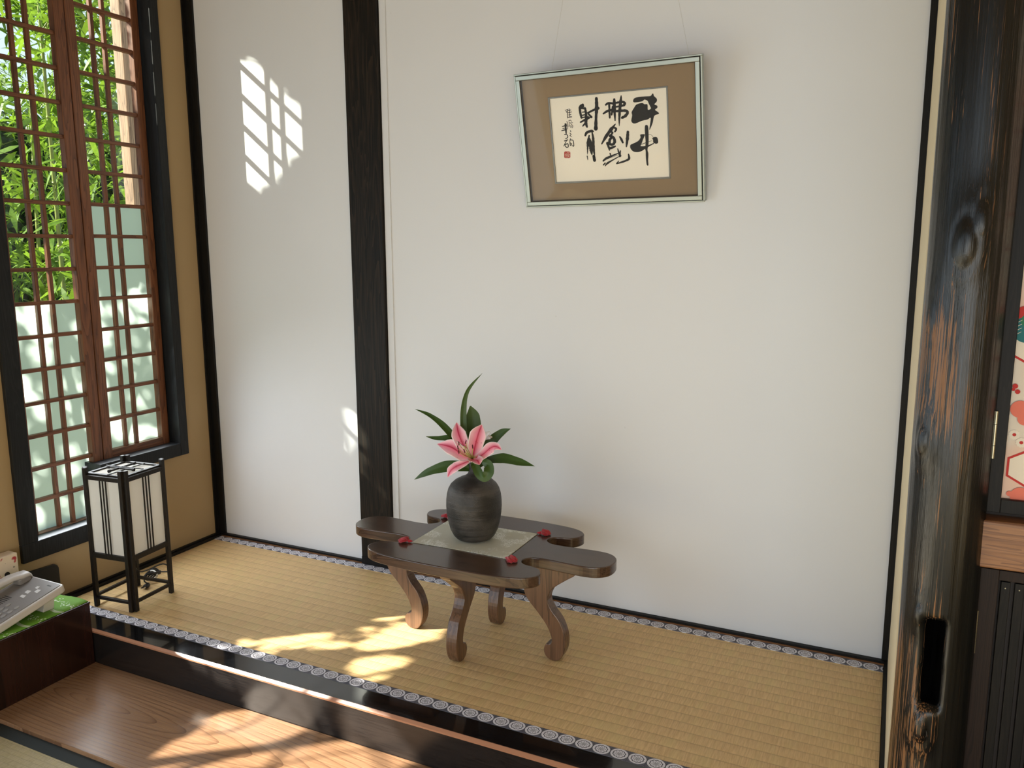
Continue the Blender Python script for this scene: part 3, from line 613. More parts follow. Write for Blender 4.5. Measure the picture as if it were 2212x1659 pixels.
for (x, y, dx_, dy_) in ((X0, Y0, -1, -.25), (X1, Y0, .95, -.35), (X1, Y1, 1, .25), (X0, Y1, -.8, .6)):
    d = Vector((dx_, dy_, 0)).normalized(); n_ = Vector((-d.y, d.x, 0)); o = Vector((x, y, TT+.005)); t = MB()
    t.tube([o-d*.002, o+d*.006, o+d*.010], [.001, .0045, .0055], 10)
    t.tube([o+d*.010, o+d*.0125], [.0048, .0048], 10)
    for k in range(80):
        a = rt.uniform(-1, 1); h = rt.uniform(0, 1); ln = .044*(1-.25*abs(a))*rt.uniform(.85, 1.05)
        t.tube([o+d*.011, o+d*ln*.5+n_*a*.010+Vector((0, 0, h*.011)), o+d*ln*.85+n_*a*.016+Vector((0, 0, h*.008-.001)), o+d*ln+n_*a*.017+Vector((0, 0, h*.004-.003))], [.0008, .0011, .0011, .0008], 5)
    t.build('tassel', M['tassel'], tc, smooth=True)

# vase
VX, VY, VZ = 1.4345, -.362, TT+.0038
w = N('matt_black_stoneware'); p = w.pos('obj'); rg = w.noise(w.scale(p, (3, 3, 55)), 1, 3, .5, .6); k = w.noise(p, 14, 4, .6); gr = w.noise(p, 300, 2)
w.set(color=w.mix(w.smooth(w.m('ADD', w.m('MULTIPLY', k, .6), w.m('MULTIPLY', rg, .4)), .42, .62), sR(38, 36, 34), sR(72, 68, 64)), rough=w.m('ADD', .38, w.m('MULTIPLY', k, .25))); w.bump(w.m('ADD', rg, w.m('MULTIPLY', gr, .2)), .8, .005)
vp = [(0, 0), (.045, 0), (.055, .003), (.0635, .012), (.0725, .030), (.0790, .055), (.0830, .080), (.0847, .102), (.0842, .122), (.0820, .140), (.0775, .156), (.0700, .169), (.0580, .180), (.0420, .1885), (.0280, .194), (.0190, .2005), (.0148, .209), (.0132, .219), (.0130, .229), (.0140, .237), (.0152, .2405), (.0146, .2425), (.0120, .2415), (.0105, .232), (.0100, .20)]
prop(MB().lathe([(a, b) for a, b in vp[1:]], (VX, VY, VZ), 72).build('vase', w.mat, smooth=True, auto=75), 'matt black round shouldered stoneware bottle vase on the brocade cloth', 'vase')

# ------------------------------------------------------------------ lily and leaves
def leafmb(P, ws, nrm, fold=.18, th=.0006, n=7, curl=0, sub=4, fn=None, mb=None):
    P = [Vector(p) for p in P]; C = catmull(P, n) if len(P) > 2 else P
    Wd = []
    for i in range(len(P)-1):
        for k in range(n): t = k/n; t = t*t*(3-2*t)*.5+t*.5; Wd.append(lerp(ws[i], ws[i+1], t))
    Wd.append(ws[-1]); mb = mb or MB(); rows = []; nv = 2*sub+1; top = []; bot = []
    nr = nrm if isinstance(nrm, list) else [nrm]*len(P)
    for i, q in enumerate(C):
        t = (C[min(i+1, len(C)-1)]-C[max(i-1, 0)]).normalized(); fi = i/(len(C)-1)*(len(nr)-1); a = int(fi); b = min(a+1, len(nr)-1)
        nn = Vector(nr[a]).lerp(Vector(nr[b]), fi-a); nn = (nn - t*nn.dot(t)).normalized(); s = t.cross(nn)
        for k in range(nv):
            u = (k-sub)/sub; off = s*u*Wd[i] + nn*(fold*abs(u)*Wd[i] + curl*u*u*Wd[i])
            if fn: off += nn*fn(i/(len(C)-1), u)*Wd[i]
            top.append(q+off+nn*th); bot.append(q+off-nn*th)
    m_ = len(C); o = len(top); fs = []
    for i in range(m_-1):
        for k in range(nv-1):
            a = i*nv+k; fs += [(a, a+1, a+nv+1, a+nv), (o+a, o+a+nv, o+a+nv+1, o+a+1)]
        for k in (0, nv-1):
            a = i*nv+k; fs.append((a, a+nv, o+a+nv, o+a))
    mb.add(top+bot, fs); return mb
w = N('dark_glossy_leaf'); p = w.pos('obj'); k = w.noise(w.scale(p, (120, 120, 30)), 1, 2); k2 = w.noise(p, 18, 2)
w.set(color=w.mix(k2, sR(40, 68, 14), sR(62, 90, 24)), rough=.48); w.bump(k, .15, .0006); w.put(w.b.inputs['Subsurface Weight'], .0); M['leaf'] = w.mat
VT = Vector((VX, VY, VZ+.240))      # vase mouth
def pp3(u, v, y): return at(u, v, 1, y)
cam_n = Vector((.45, -.88, .15))
leaves = [
 ([VT+Vector((0,0,-.03)), pp3(1006, 960, -.350), pp3(1001, 895, -.345), pp3(1010, 845, -.345), pp3(1042, 806, -.345)], [.003, .0105, .0095, .0055, .0002], (.5, -.85, .1), 'long thin green leaf standing tallest above the lily'),
 ([VT+Vector((0,0,-.03)), pp3(990, 960, -.34), pp3(960, 922, -.33), pp3(928, 897, -.33), pp3(897, 884, -.33)], [.003, .0115, .0105, .0062, .0002], (.35, -.75, .55), 'long green leaf arching highest on the left of the lily'),
 ([VT+Vector((0,0,-.03)), pp3(992, 968, -.33), pp3(972, 948, -.33), pp3(944, 947, -.33), pp3(920, 943, -.33)], [.003, .011, .0115, .007, .0002], (.2, -.7, .7), 'short green leaf between the long left leaf and the lily petal'),
 ([VT+Vector((0,0,-.03)), pp3(995, 1008, -.375), pp3(962, 1009, -.385), pp3(925, 1020, -.395), pp3(895, 1036, -.40)], [.003, .0165, .0185, .012, .0002], (.25, -.75, .6), 'broad green leaf drooping to the lower left of the vase neck'),
 ([VT+Vector((0,0,-.03)), pp3(1016, 960, -.325), pp3(1022, 925, -.32), pp3(1021, 898, -.32), pp3(1016, 877, -.325)], [.003, .017, .0245, .021, .002], (.5, -.85, .0), 'broad folded green leaf directly behind the top of the lily'),
 ([VT+Vector((0,0,-.03)), pp3(1042, 975, -.34), pp3(1064, 952, -.335), pp3(1084, 935, -.335), pp3(1103, 926, -.335)], [.003, .0115, .0165, .0115, .0002], (.3, -.8, .5), 'green leaf rising to the upper right of the lily'),
 ([VT+Vector((0,0,-.03)), pp3(1050, 997, -.355), pp3(1085, 991, -.36), pp3(1120, 998, -.37), pp3(1155, 1007, -.375)], [.003, .011, .0165, .0125, .0002], (.2, -.75, .65), 'green leaf reaching out to the right of the vase neck'),
 ([VT+Vector((0,0,-.03)), pp3(1024, 1002, -.39), pp3(1034, 1021, -.40), pp3(1046, 1031, -.405), pp3(1056, 1020, -.400), pp3(1055, 1004, -.388), pp3(1043, 997, -.375)], [.003, .0095, .0135, .0135, .0155, .015, .008], [(.5,-.8,.3), (.6,-.8,.1), (.6,-.8,-.1), (.2,-.95,-.2), (.3, -.9, .2), (.1,-.95,.2), (0,-1,0)], 'green leaf looped back on itself beside the vase neck'),
]
for P, ws, nr, lab in leaves:
    prop(leafmb(P, ws, nr, fold=.22).build('leaf', M['leaf'], smooth=True, auto=60), lab, 'leaf', 'green leaves around the lily')
ll = thing('lily_flower', tuple(VT), 'open pink lily with white edged petals in the black vase', 'flower')
w = N('pink_lily_petal'); at_ = w.n('ShaderNodeAttribute', attribute_name='petal'); U, V_, _ = w.xyz(at_.outputs['Vector'])[:3]   # u across -1..1, v along 0..1
au = w.m('ABSOLUTE', U); vein = w.noise(w.vec(w.m('MULTIPLY', U, 14), w.m('MULTIPLY', V_, 1.5), 0), 1, 2)
c0 = w.mix(w.smooth(w.m('ADD', au, w.m('MULTIPLY', vein, .25)), .1, 1.0), sR(214, 92, 124), sR(238, 182, 196))
c0 = w.mix(w.smooth(au, .13, .02), c0, sR(178, 30, 66)); c0 = w.mix(w.smooth(au, .80, .97), c0, sR(244, 232, 232)); c0 = w.mix(w.smooth(V_, .93, 1.0), c0, sR(232, 214, 206))
vo = w.n('ShaderNodeTexVoronoi'); w.put(vo.inputs['Vector'], w.vec(w.m('MULTIPLY', U, 4), w.m('MULTIPLY', V_, 13), 0)); vo.inputs['Scale'].default_value = 1.0
spot = w.m('MULTIPLY', w.m('LESS_THAN', vo.outputs['Distance'], .17), w.m('MULTIPLY', w.m('LESS_THAN', V_, .58), w.m('LESS_THAN', au, .75)))
c0 = w.mix(w.m('MULTIPLY', spot, .75), c0, sR(140, 14, 52)); c0 = w.mix(w.smooth(V_, .16, .02), c0, sR(176, 186, 96))
w.set(color=c0, rough=.5); w.bump(vein, .2, .001); M['petal'] = w.mat
TH = pp3(1021, 990, -.392)           # throat
def petal(P, ws, nr, curl, wave, lab=None):
    ws = [ws[0]] + [a*1.28 for a in ws[1:-1]] + [ws[-1]]
    n, sub = 7, 6; nv = 2*sub+1
    mb = leafmb(P, ws, nr, fold=.0, th=.0005, n=n, curl=curl, sub=sub, fn=lambda t, u: wave*sin(t*17+(2 if u > 0 else 0))*abs(u)**3 + .10*max(0, 1-abs(u)*5))
    o = mb.build('petal', M['petal'], ll, smooth=True, recalc=True)
    a = o.data.attributes.new('petal', 'FLOAT_VECTOR', 'POINT'); m_ = (len(P)-1)*n+1; vals = []
    for s in range(2):
        for i in range(m_):
            for k in range(nv): vals += [(k-sub)/sub, i/(m_-1), 0]
    a.data.foreach_set('vector', vals); return o
petal([TH, pp3(1003, 965, -.395), pp3(991, 938, -.392), pp3(986, 912, -.375)], [.003, .0155, .0175, .0004], (.45, -.85, .1), .25, .06)
petal([TH, pp3(1026, 965, -.40), pp3(1033, 938, -.402), pp3(1041, 917, -.39)], [.003, .0175, .0195, .0012], (.45, -.85, .15), .28, .06)
petal([TH, pp3(1001, 983, -.405), pp3(974, 966, -.412), pp3(944, 959, -.405)], [.003, .0165, .0185, .0006], (.3, -.8, .45), .22, .10)
petal([TH, pp3(1040, 984, -.398), pp3(1060, 968, -.40), pp3(1072, 965, -.40), pp3(1084, 972, -.402)], [.003, .011, .0135, .0095, .0004], (.35, -.8, .45), .12, .15)
petal([TH+Vector((0, -.006, -.004)), pp3(1002, 1001, -.418), pp3(984, 1009, -.430), pp3(973, 1018, -.432), pp3(967, 1031, -.428)], [.003, .0075, .0125, .0095, .0006], (.3, -.75, .6), .1, .18)
petal([TH+Vector((0, -.004, 0)), pp3(1022, 994, -.425), pp3(1031, 996, -.438), pp3(1036, 1004, -.440)], [.003, .013, .016, .0006], (.3, -.45, .85), .35, .12)
sm = MB(); sm.tube([VT+Vector((0, 0, -.12)), VT, VT+Vector((.0, -.008, .018)), TH+Vector((-.002, .004, -.003)), TH], [.003, .003, .0035, .006, .004], 10); sm.build('stem', plain('stem_green', sR(120, 140, 70), .5), ll, smooth=True)
M['fil'] = plain('filament_green', sR(186, 190, 110), .5); M['anth'] = plain('anther_maroon', sR(92, 20, 34), .8)
for (u, v, y) in ((991, 958, -.44), (989, 967, -.448), (991, 976, -.452), (1006, 955, -.44), (1021, 965, -.446), (1003, 974, -.455)):
    e = pp3(u, v, y); mid = TH.lerp(e, .55)+Vector((.002, -.006, -.002)); f = MB(); f.tube(catmull([TH, mid, e], 5), [.0011]*11, 6); fo = f.build('stamen', M['fil'], ll, smooth=True)
    a = MB(); d = Vector((rt.uniform(-.3, .3), 0, 1)).normalized(); a.tube([e-d*.0065, e-d*.004, e+d*.004, e+d*.0065], [.0006, .0018, .0018, .0006], 8); prop(a.build('anther', M['anth'], fo, smooth=True), 'dark maroon anther')
for (u, v, y) in ((1000, 975, -.455),):
    e = pp3(1003, 965, -.46); f = MB(); f.tube(catmull([TH, TH.lerp(e, .5)+Vector((0, -.004, 0)), e], 5), [.0016]*10+[.0026], 8); f.build('pistil', M['fil'], ll, smooth=True)
# small white flower
wf = MB(); o = pp3(1042, 946, -.345); rt2 = random.Random(5)
for k in range(9):
    e = pp3(1055+rt2.uniform(-4, 9), 941+rt2.uniform(-9, 8), -.345+rt2.uniform(-.01, .01)); leafmb([o, o.lerp(e, .55)+Vector((0, 0, .002)), e], [.0018, .0068, .0022], (.4, -.85, .3), fold=.3, th=.0003, mb=wf)
wf.tube([VT, pp3(1032, 960, -.34), o], [.0012]*3, 6)
prop(wf.build('white_flower', plain('white_petal', sR(232, 230, 224), .5), smooth=True, auto=60), 'small ragged white flower peeking out right of the lily', 'flower')

# ------------------------------------------------------------------ paper floor lantern
A_, B_, C_, D_ = [Vector((*q, 0)) for q in ((.150, -.716), (.320, -.698), (.304, -.520), (.134, -.538))]     # left, front, right, back feet
lt = thing('paper_lantern', (.227, -.618, 0), 'black framed square paper floor lantern standing before the window', 'lantern')
HT = .486
M['lpaper'] = N('white_lantern_paper'); q_ = M['lpaper']; a1 = q_.n('ShaderNodeBsdfTranslucent'); a1.inputs[0].default_value = (.86, .84, .78, 1); a2 = q_.n('ShaderNodeBsdfDiffuse'); a2.inputs[0].default_value = (.86, .84, .79, 1)
a3 = q_.n('ShaderNodeMixShader'); a3.inputs[0].default_value = .6; q_.t.links.new(a1.outputs[0], a3.inputs[1]); q_.t.links.new(a2.outputs[0], a3.inputs[2]); q_.t.links.new(a3.outputs[0], q_.out.inputs[0]); M['lpaper'] = q_.mat
cen = (A_+B_+C_+D_)/4
for (a, b) in ((A_, B_), (B_, C_), (C_, D_), (D_, A_)):
    d = (b-a).normalized(); nrm = Vector((d.y, -d.x, 0)); g = .0105; a1, b1 = a+d*g, b-d*g; zz = Vector((0, 0, 1))
    f = MB()
    for q in (a1, b1): f.bar(q, q+zz*HT, .0135, .0125, up=nrm)
    for z0, z1 in ((.447, .462), (.176, .193), (.028, .038)): f.bar(a1+zz*(z0+z1)/2, b1+zz*(z0+z1)/2, .011, z1-z0)
    mid = (a1+b1)/2
    for k in (-1, 0, 1): f.bar(mid+d*k*.0125+nrm*.0035+zz*.19, mid+d*k*.0125+nrm*.0035+zz*.45, .0042, .004, up=nrm)
    fo = f.build('side_frame', M['lampwood'], lt, bevel=.0012)
    p = MB(); a2, b2 = a1-nrm*.003, b1-nrm*.003; p.add([a2+zz*.19, b2+zz*.19, b2+zz*.45, a2+zz*.45], [(0, 1, 2, 3)]); p.build('paper_panel', M['lpaper'], fo, recalc=False)
P4 = [cen + (q-cen)*.88 for q in (A_, B_, C_, D_)]; zt = .463; f = MB()
for i in range(4): f.bar(P4[i]+Vector((0, 0, zt)), P4[(i+1) % 4]+Vector((0, 0, zt)), .012, .008)
e1 = (B_-A_).normalized(); e2 = (C_-B_).normalized()
f.build('lid_frame', M['lampwood'], lt, bevel=.001)
p = MB(); p.add([q+Vector((0, 0, zt-.001)) for q in P4], [(0, 1, 2, 3)]); prop(p.build('lid_paper', M['lpaper'], lt, recalc=False), 'white paper lid')
f = MB(); ct = cen+Vector((0, 0, zt+.0045))
f.bar(ct+e1*.016-e2*.084, ct+e1*.016+e2*.074, .005, .003); f.bar(ct-e1*.078+e2*.0+Vector((0,0,.003)), ct+e1*.078+e2*.004+Vector((0,0,.003)), .005, .003)
f.build('lid_lattice', M['lampwood'], lt, bevel=.0008)
f = MB()
for a, b in ((ct-e1*.010-e2*.052, ct-e1*.010+e2*.055), (ct-e1*.055-e2*.012, ct+e1*.052-e2*.012)):
    f.tube([a+Vector((0,0,.002)), b+Vector((0,0,.002))], .0034, 10)
    for q in (a, b): f.tube([q+Vector((0,0,.002))-(b-a).normalized()*.004, q+Vector((0,0,.002))+(b-a).normalized()*.004], .0052, 10)
f.build('lid_dowel', M['lampwood'], lt, smooth=True, auto=40)
# cord with plug
cr = thing('power_cord', tuple(at(328, 1250, 2, .0)), 'bundled black power cord with white tie and plug under the paper lantern', 'cord')
c0 = at(330, 1248, 2, .012); cm_ = MB(); rr = random.Random(9)
for k in range(4):
    P = []; 
    for j in range(9):
        a = j/8*2*pi+k*.5; P.append(c0+Vector((cos(a)*(.012+.002*k), sin(a)*(.034-.002*k), .010+.008*sin(a*2+k)+.003*k)))
    cm_.tube(catmull(P, 4, True)+[P[0]], .0028, 6, cap=False)
cm_.tube(catmull([c0+Vector((0, .03, .012)), c0+Vector((.03, .055, .012)), at(352, 1218, 2, .03), at(300, 1235, 2, .05), cen+Vector((0, 0, .17))], 6), .0026, 6)
cm_.tube(catmull([c0+Vector((0, -.03, .01)), c0+Vector((.01, -.045, .006)), at(322, 1262, 2, .008)], 5), .0026, 6)
cm_.build('cable', plain('black_cable', sR(22, 22, 24), .45), cr, smooth=True)
tie = MB(); tie.tube(catmull([c0+Vector((cos(a)*.019, .004, .012+sin(a)*.014)) for a in [i*2*pi/8 for i in range(8)]], 4, True), .003, 6, cap=False); prop(tie.build('tie', plain('white_tie', sR(220, 220, 216), .5), cr, smooth=True), 'white wire tie')
e = at(322, 1262, 2, .009); pg = MB(); dd = Vector((.25, -1, 0)).normalized(); ss = Vector((dd.y, -dd.x, 0)); pg.tube([e, e+dd*.006, e+dd*.022, e+dd*.026], [.004, .009, .0085, .007], 10); po = pg.build('plug', plain('black_plug', sR(24, 24, 26), .4), cr, smooth=True, auto=50)
pr_ = MB(); [pr_.bar(e+dd*.024+ss*k*.005, e+dd*.040+ss*k*.005, .0012, .005) for k in (-1, 1)]; prop(pr_.build('prong', plain('steel_prong', sR(220, 220, 220), .2, 1), po), 'steel prongs')

# ------------------------------------------------------------------ chest, cloth, telephone and small things at left
cz = .0945
chs = thing('wooden_chest', (.15, -1.3, -.113), 'polished red brown wooden chest in the left corner under the green cloth', 'chest')
MB().box(.004, .304, -1.9, -.8435, -.1125, cz-.006).build('body', M['chest'], chs, bevel=.0015)
MB().box(.002, .306, -1.902, -.8415, cz-.006, cz).build('top_board', M['chest'], chs, bevel=.002)
w = N('green_patterned_cotton'); X, Y, Z_ = w.xyz(w.pos('world'))[:3]
wav = w.m('ADD', Y, w.m('MULTIPLY', w.m('SINE', w.m('MULTIPLY', X, 52)), .005)); f1 = w.m('FRACT', w.m('MULTIPLY', wav, 9.5))
ln = 0
for c_ in (.10, .14, .18): 
    k = w.m('LESS_THAN', w.m('ABSOLUTE', w.m('SUBTRACT', f1, c_)), .009); ln = w.m('MAXIMUM', ln, k)
grey = w.m('MULTIPLY', w.m('LESS_THAN', w.m('ABSOLUTE', w.m('SUBTRACT', f1, .14)), .04), .45); ln = w.m('MAXIMUM', ln, grey)
vo = w.n('ShaderNodeTexVoronoi', feature='F1'); w.put(vo.inputs['Vector'], w.vec(w.m('MULTIPLY', X, 1), w.m('MULTIPLY', Y, 1), 0)); vo.inputs['Scale'].default_value = 150
fl = w.m('MULTIPLY', w.m('LESS_THAN', vo.outputs['Distance'], .42), w.m('LESS_THAN', w.m('ABSOLUTE', w.m('SUBTRACT', f1, .58)), w.m('ADD', .10, w.m('MULTIPLY', w.m('SINE', w.m('MULTIPLY', X, 130)), .07))))
w.set(color=w.mix(w.m('MAXIMUM', ln, fl), sR(98, 150, 36), sR(206, 218, 190)), rough=.8); M['green'] = w.mat
g = MB(); NX, NY = 10, 30
for j in range(NY+1):
    for i in range(NX+1):
        a, b = i/NX, j/NY; x = lerp(.012, .300, a); y = lerp(-1.85, -.846-.0*a, b)
        lift = .0012 + .010*max(0, (b-.93)/.07)*(1-a)*sin(a*5+.4)**2
        g.v.append((x, y + .004*sin(a*9), cz+lift))
for j in range(NY):
    for i in range(NX): q = j*(NX+1)+i; g.f.append((q, q+1, q+NX+2, q+NX+1)); g.m.append(0)
go = g.build('green_cloth', M['green'], smooth=True); s = go.modifiers.new('solid', 'SOLIDIFY'); s.thickness = .001; s.offset = 0
prop(go, 'bright green cloth with white patterns spread over the wooden chest', 'cloth')
# telephone
tp = thing('telephone', (.18, -1.02, cz+.002), 'grey desk telephone with white handset on the green cloth', 'telephone')
M['ph1'] = plain('pale_grey_plastic', sR(196, 192, 188), .4); M['ph2'] = plain('mid_grey_plastic', sR(128, 124, 122), .45); M['ph3'] = plain('light_label_plastic', sR(206, 204, 202), .5)
FB = Vector((.272, -.905, .172)); FN = Vector((.268, -1.135, .118)); LB = Vector((.090, -.885, .175))     # right-back, right-near, left-back of the top face
eu = (FB-FN).normalized(); el = (LB-FB); el = (el-eu*el.dot(eu)); Wp = el.length; el.normalize(); eN = -el.cross(eu) if (-el.cross(eu)).z > 0 else el.cross(eu); Lp = (FB-FN).length
def T(a, b, h=0): return FN + eu*a + el*b + eN*h      # a along the body, b to the left, h above the top face
def rrect(a0, a1, b0, b1, r, n=5):
    out = []
    for (ca, cb, st_) in ((a1-r, b1-r, 0), (a0+r, b1-r, 1), (a0+r, b0+r, 2), (a1-r, b0+r, 3)):
        for k in range(n+1): t = (st_+k/n)*pi/2; out.append((ca+r*cos(t), cb+r*sin(t)))
    return out
MB().prism(rrect(-.02, Lp+.004, -.004, Wp+.004, .014), lambda a, b, t: T(a, b, t), -.026, -.002).build('body', M['ph1'], tp, bevel=.005, seg=3)
MB().prism(rrect(-.015, Lp-.003, .004, Wp-.004, .009), lambda a, b, t: T(a, b, t), -.004, 0).build('face_plate', M['ph2'], tp, bevel=.0008)
ft = MB(); ft.hexa([(.10, -.96, cz+.002), (.25, -.96, cz+.002), (.25, -.925, cz+.002), (.10, -.925, cz+.002)]+[T(Lp-.055, Wp-.01, -.024), T(Lp-.055, .02, -.024), T(Lp-.02, .02, -.024), T(Lp-.02, Wp-.01, -.024)]); ft.build('stand_foot', M['ph1'], tp, bevel=.002)
ky = MB()
for i in range(5):
    for j in range(3):
        if i == 4 and j == 1: continue
        a, b = .020+i*.021, .028+j*.021; ky.prism([(a+.0075*cos(t), b+.006*sin(t)) for t in [k*2*pi/14 for k in range(14)]], lambda p_, q_, t: T(p_, q_, t), 0, .0022)
ky.build('key', plain('key_grey', sR(150, 146, 142), .45), tp, bevel=.0005)
lb = MB()
for (a, b, sa_, sb_) in ((Lp-.060, .038, .016, .018), (Lp-.072, .066, .014, .020), (Lp-.092, .058, .012, .022), (Lp-.045, .060, .012, .014)): lb.prism([(a, b), (a+sa_, b+.003), (a+sa_*.9, b+sb_), (a+.002, b+sb_*.92)], lambda p_, q_, t: T(p_, q_, t), 0, .0006)
prop(lb.build('key_label', M['ph3'], tp), 'pale paper labels')
gr_ = MB()
for k in range(9): a = .075+k*.007; gr_.prism([(a, .098), (a+.003, .098), (a+.003, .132), (a, .132)], lambda p_, q_, t: T(p_, q_, t), .0001, .0006)
gr_.build('speaker_grille', plain('grille_dark', sR(60, 58, 58), .6), tp)
lo_ = MB(); lo_.prism([(Lp-.022, .028), (Lp-.018, .028), (Lp-.018, .045), (Lp-.022, .045)], lambda p_, q_, t: T(p_, q_, t), .0001, .0005); lo_.build('indicator', plain('indicator_dark', sR(70, 68, 68), .5), tp)
hs_ = MB(); secs = [(Lp-.002, .010, .004), (Lp-.012, .021, .018), (Lp-.035, .024, .024), (Lp-.06, .020, .031), (Lp-.11, .017, .035), (.06, .019, .030), (.03, .024, .022), (.0, .022, .016)]
vs_ = []; nn = 16; bc = Wp-.030
for (a, hw_, h) in secs:
    for k in range(nn): t = 2*pi*k/nn; vs_.append(T(a, bc+hw_*cos(t)*abs(cos(t))**-.35 if abs(cos(t)) > .05 else bc, h + .010*sin(t)))
fs_ = [(i*nn+k, i*nn+(k+1) % nn, (i+1)*nn+(k+1) % nn, (i+1)*nn+k) for i in range(len(secs)-1) for k in range(nn)] + [tuple(range(nn)), tuple((len(secs)-1)*nn+k for k in range(nn))]
hs_.add(vs_, fs_); ho = hs_.build('handset', M['ph1'], tp, smooth=True, auto=70)
er = MB(); er.prism(rrect(Lp-.052, Lp-.008, bc-.021, bc+.021, .012), lambda a, b, t: T(a, b, t), 0, .020); er.build('earpiece', M['ph2'], ho, bevel=.004)
# black board against the left wall
q0 = MB(); zt_ = .142
q0.prism([(-.845, .0), (-.737, .0), (-.738, .120), (-.742, .130), (-.750, .136), (-.845, .142)], lambda a, b, t: (t, a, b), .0005, .013)
bo = q0.build('black_board', plain('black_panel', sR(26, 27, 28), .4), bevel=.002); prop(bo, 'small black board with rounded corner against the left wall behind the telephone', 'board')
# floral box
w = N('floral_print_paper'); p = w.pos('world'); vo = w.n('ShaderNodeTexVoronoi'); w.put(vo.inputs['Vector'], w.scale(p, (1, 46, 46))); vo.inputs['Scale'].default_value = 1; k = w.noise(w.scale(p, (1, 60, 60), loc=(0, 9, 4)), 1, 2); k3 = w.noise(w.scale(p, (1, 34, 34)), 1, 2)
rd = w.m('MULTIPLY', w.smooth(vo.outputs['Distance'], .42, .30), w.smooth(k3, .50, .58)); c_ = w.mix(rd, sR(222, 206, 184), sR(176, 60, 66)); c_ = w.mix(w.m('MULTIPLY', w.smooth(k, .66, .70), .8), c_, sR(96, 92, 72)); w.set(color=c_, rough=.7)
fb = thing('floral_box', (.04, -.97, cz+.004), 'cream floral printed box with dark round hole standing behind the telephone', 'box')
MB().box(.006, .050, -1.06, -.897, cz+.0015, .237).build('shell', w.mat, fb, bevel=.003)
MB().tube([(.0495, -.936, .176), (.0512, -.936, .176)], .0085, 20).build('round_hole', plain('hole_dark', sR(20, 16, 14), .8), fb)

# ------------------------------------------------------------------ garden
def inpoly(x, y, P):
    c = False; n = len(P); j = n-1
    for i in range(n):
        if (P[i][1] > y) != (P[j][1] > y) and x < (P[j][0]-P[i][0])*(y-P[i][1])/(P[j][1]-P[i][1])+P[i][0]: c = not c
        j = i
    return c
def toplane(q):     # follow a sun ray back to the plane x = 0
    k = q.x; return (q.y - .75*k, q.z + .82*k)
lit = []
def litpx(pts, ox, oy, sc, ax, val): lit.append([toplane(at(ox+a/sc, oy+b/sc, ax, val)) for a, b in pts])
C6 = (400, 1130, 3.687, 2, 0.0)
for P in ([(1465,730),(1520,700),(1600,700),(1700,700),(1800,700),(1790,730),(1700,760),(1560,765)], [(1110,755),(1245,740),(1225,770),(1130,775)], [(1340,880),(1400,830),(1480,840),(1440,875)],
          [(435,950),(520,915),(650,912),(620,945),(520,970),(440,970)], [(610,975),(700,940),(850,905),(1000,885),(1150,880),(1130,930),(980,965),(830,985),(640,1010)],
          [(1070,1025),(1100,970),(1180,950),(1270,955),(1210,1000),(1100,1020)], [(1540,880),(1600,850),(1740,855),(1720,890),(1600,905)], [(1690,800),(1760,790),(1850,820),(1990,830),(2010,870),(1960,930),(1850,930),(1780,890),(1700,830)],
          [(1380,970),(1480,930),(1700,910),(1850,930),(1800,960),(1600,990),(1450,1005)], [(1320,1120),(1450,1080),(1600,1070),(1760,1065),(1720,1120),(1600,1180),(1560,1240),(1400,1230),(1340,1160)], [(560,1010),(690,1010),(700,1035),(600,1030)]):
    litpx(P, *C6)
litpx([(430,1080),(560,970),(680,930),(760,900),(745,850),(900,770),(1100,740),(1500,870),(1940,1000),(2050,1060),(2000,1134),(1900,1500),(0,1500),(250,1134)], 200, 1300, 3.16, 2, -.113)
litpx([(1035,650),(1070,600),(1200,610),(1330,640),(1500,650),(1850,740),(2130,900),(2130,1010),(1940,1005),(1500,870),(1100,745)], 200, 1300, 3.16, 1, -.8396)
litpx([(640,300),(900,360),(1300,480),(1750,640),(1780,760),(1300,620),(1000,540),(640,430)], 200, 1300, 3.16, 2, -.004)
C3 = (480, 120, 5.53, 1, 0.0)
for P in ([(250,100),(400,100),(560,340),(980,700),(980,800),(925,830),(900,1180),(860,1200),(780,1110),(740,1000),(715,1330),(690,1370),(610,1300),(575,1400),(500,1460),(440,1520),(390,1560),(300,1560),(250,900)],): litpx(P, *C3)
litpx([(728,880),(750,892),(790,930),(792,1000),(768,1008),(740,970),(730,940)], 0, 0, 1, 1, -.01)
def leafgrid(name, cnt, gen, size, mat, parent, kind=None, seed=1, reject=True, droop=.4, wr_=.30):
    r = random.Random(seed); V = []; F = []; made = 0; tries = 0
    while made < cnt and tries < cnt*6:
        tries += 1; c = gen(r)
        if c is None: continue
        d = Vector((r.gauss(0, 1), r.gauss(0, 1), r.gauss(-droop, .6))).normalized(); s = d.cross(Vector((r.gauss(0, .5), r.gauss(0, .5), 1))).normalized(); nn = s.cross(d)
        Ln = size*r.uniform(.7, 1.3); wd = Ln*wr_*.5
        P = [c-d*Ln*.5, c-d*Ln*.2+s*wd+nn*wd*.2, c-d*Ln*.2-s*wd+nn*wd*.2, c+d*Ln*.15+s*wd*.85+nn*wd*.2, c+d*Ln*.15-s*wd*.85+nn*wd*.2, c+d*Ln*.5-Vector((0, 0, Ln*.08))]
        if reject:
            bad = False
            for q in [c+(z_-c)*1.25 for z_ in P]+[c]:
                a, b = toplane(q)
                for L_ in lit:
                    if inpoly(a, b, L_): bad = True; break
                if bad: break
            if bad: continue
        o = len(V); V += P; F += [(o, o+2, o+1), (o+1, o+2, o+4, o+3), (o+3, o+4, o+5)]; made += 1
    m = MB(); m.v = [tuple(p) for p in V]; m.f = F; m.m = [0]*len(F)
    return prop(m.build(name, mat, parent, recalc=False), kind=kind)
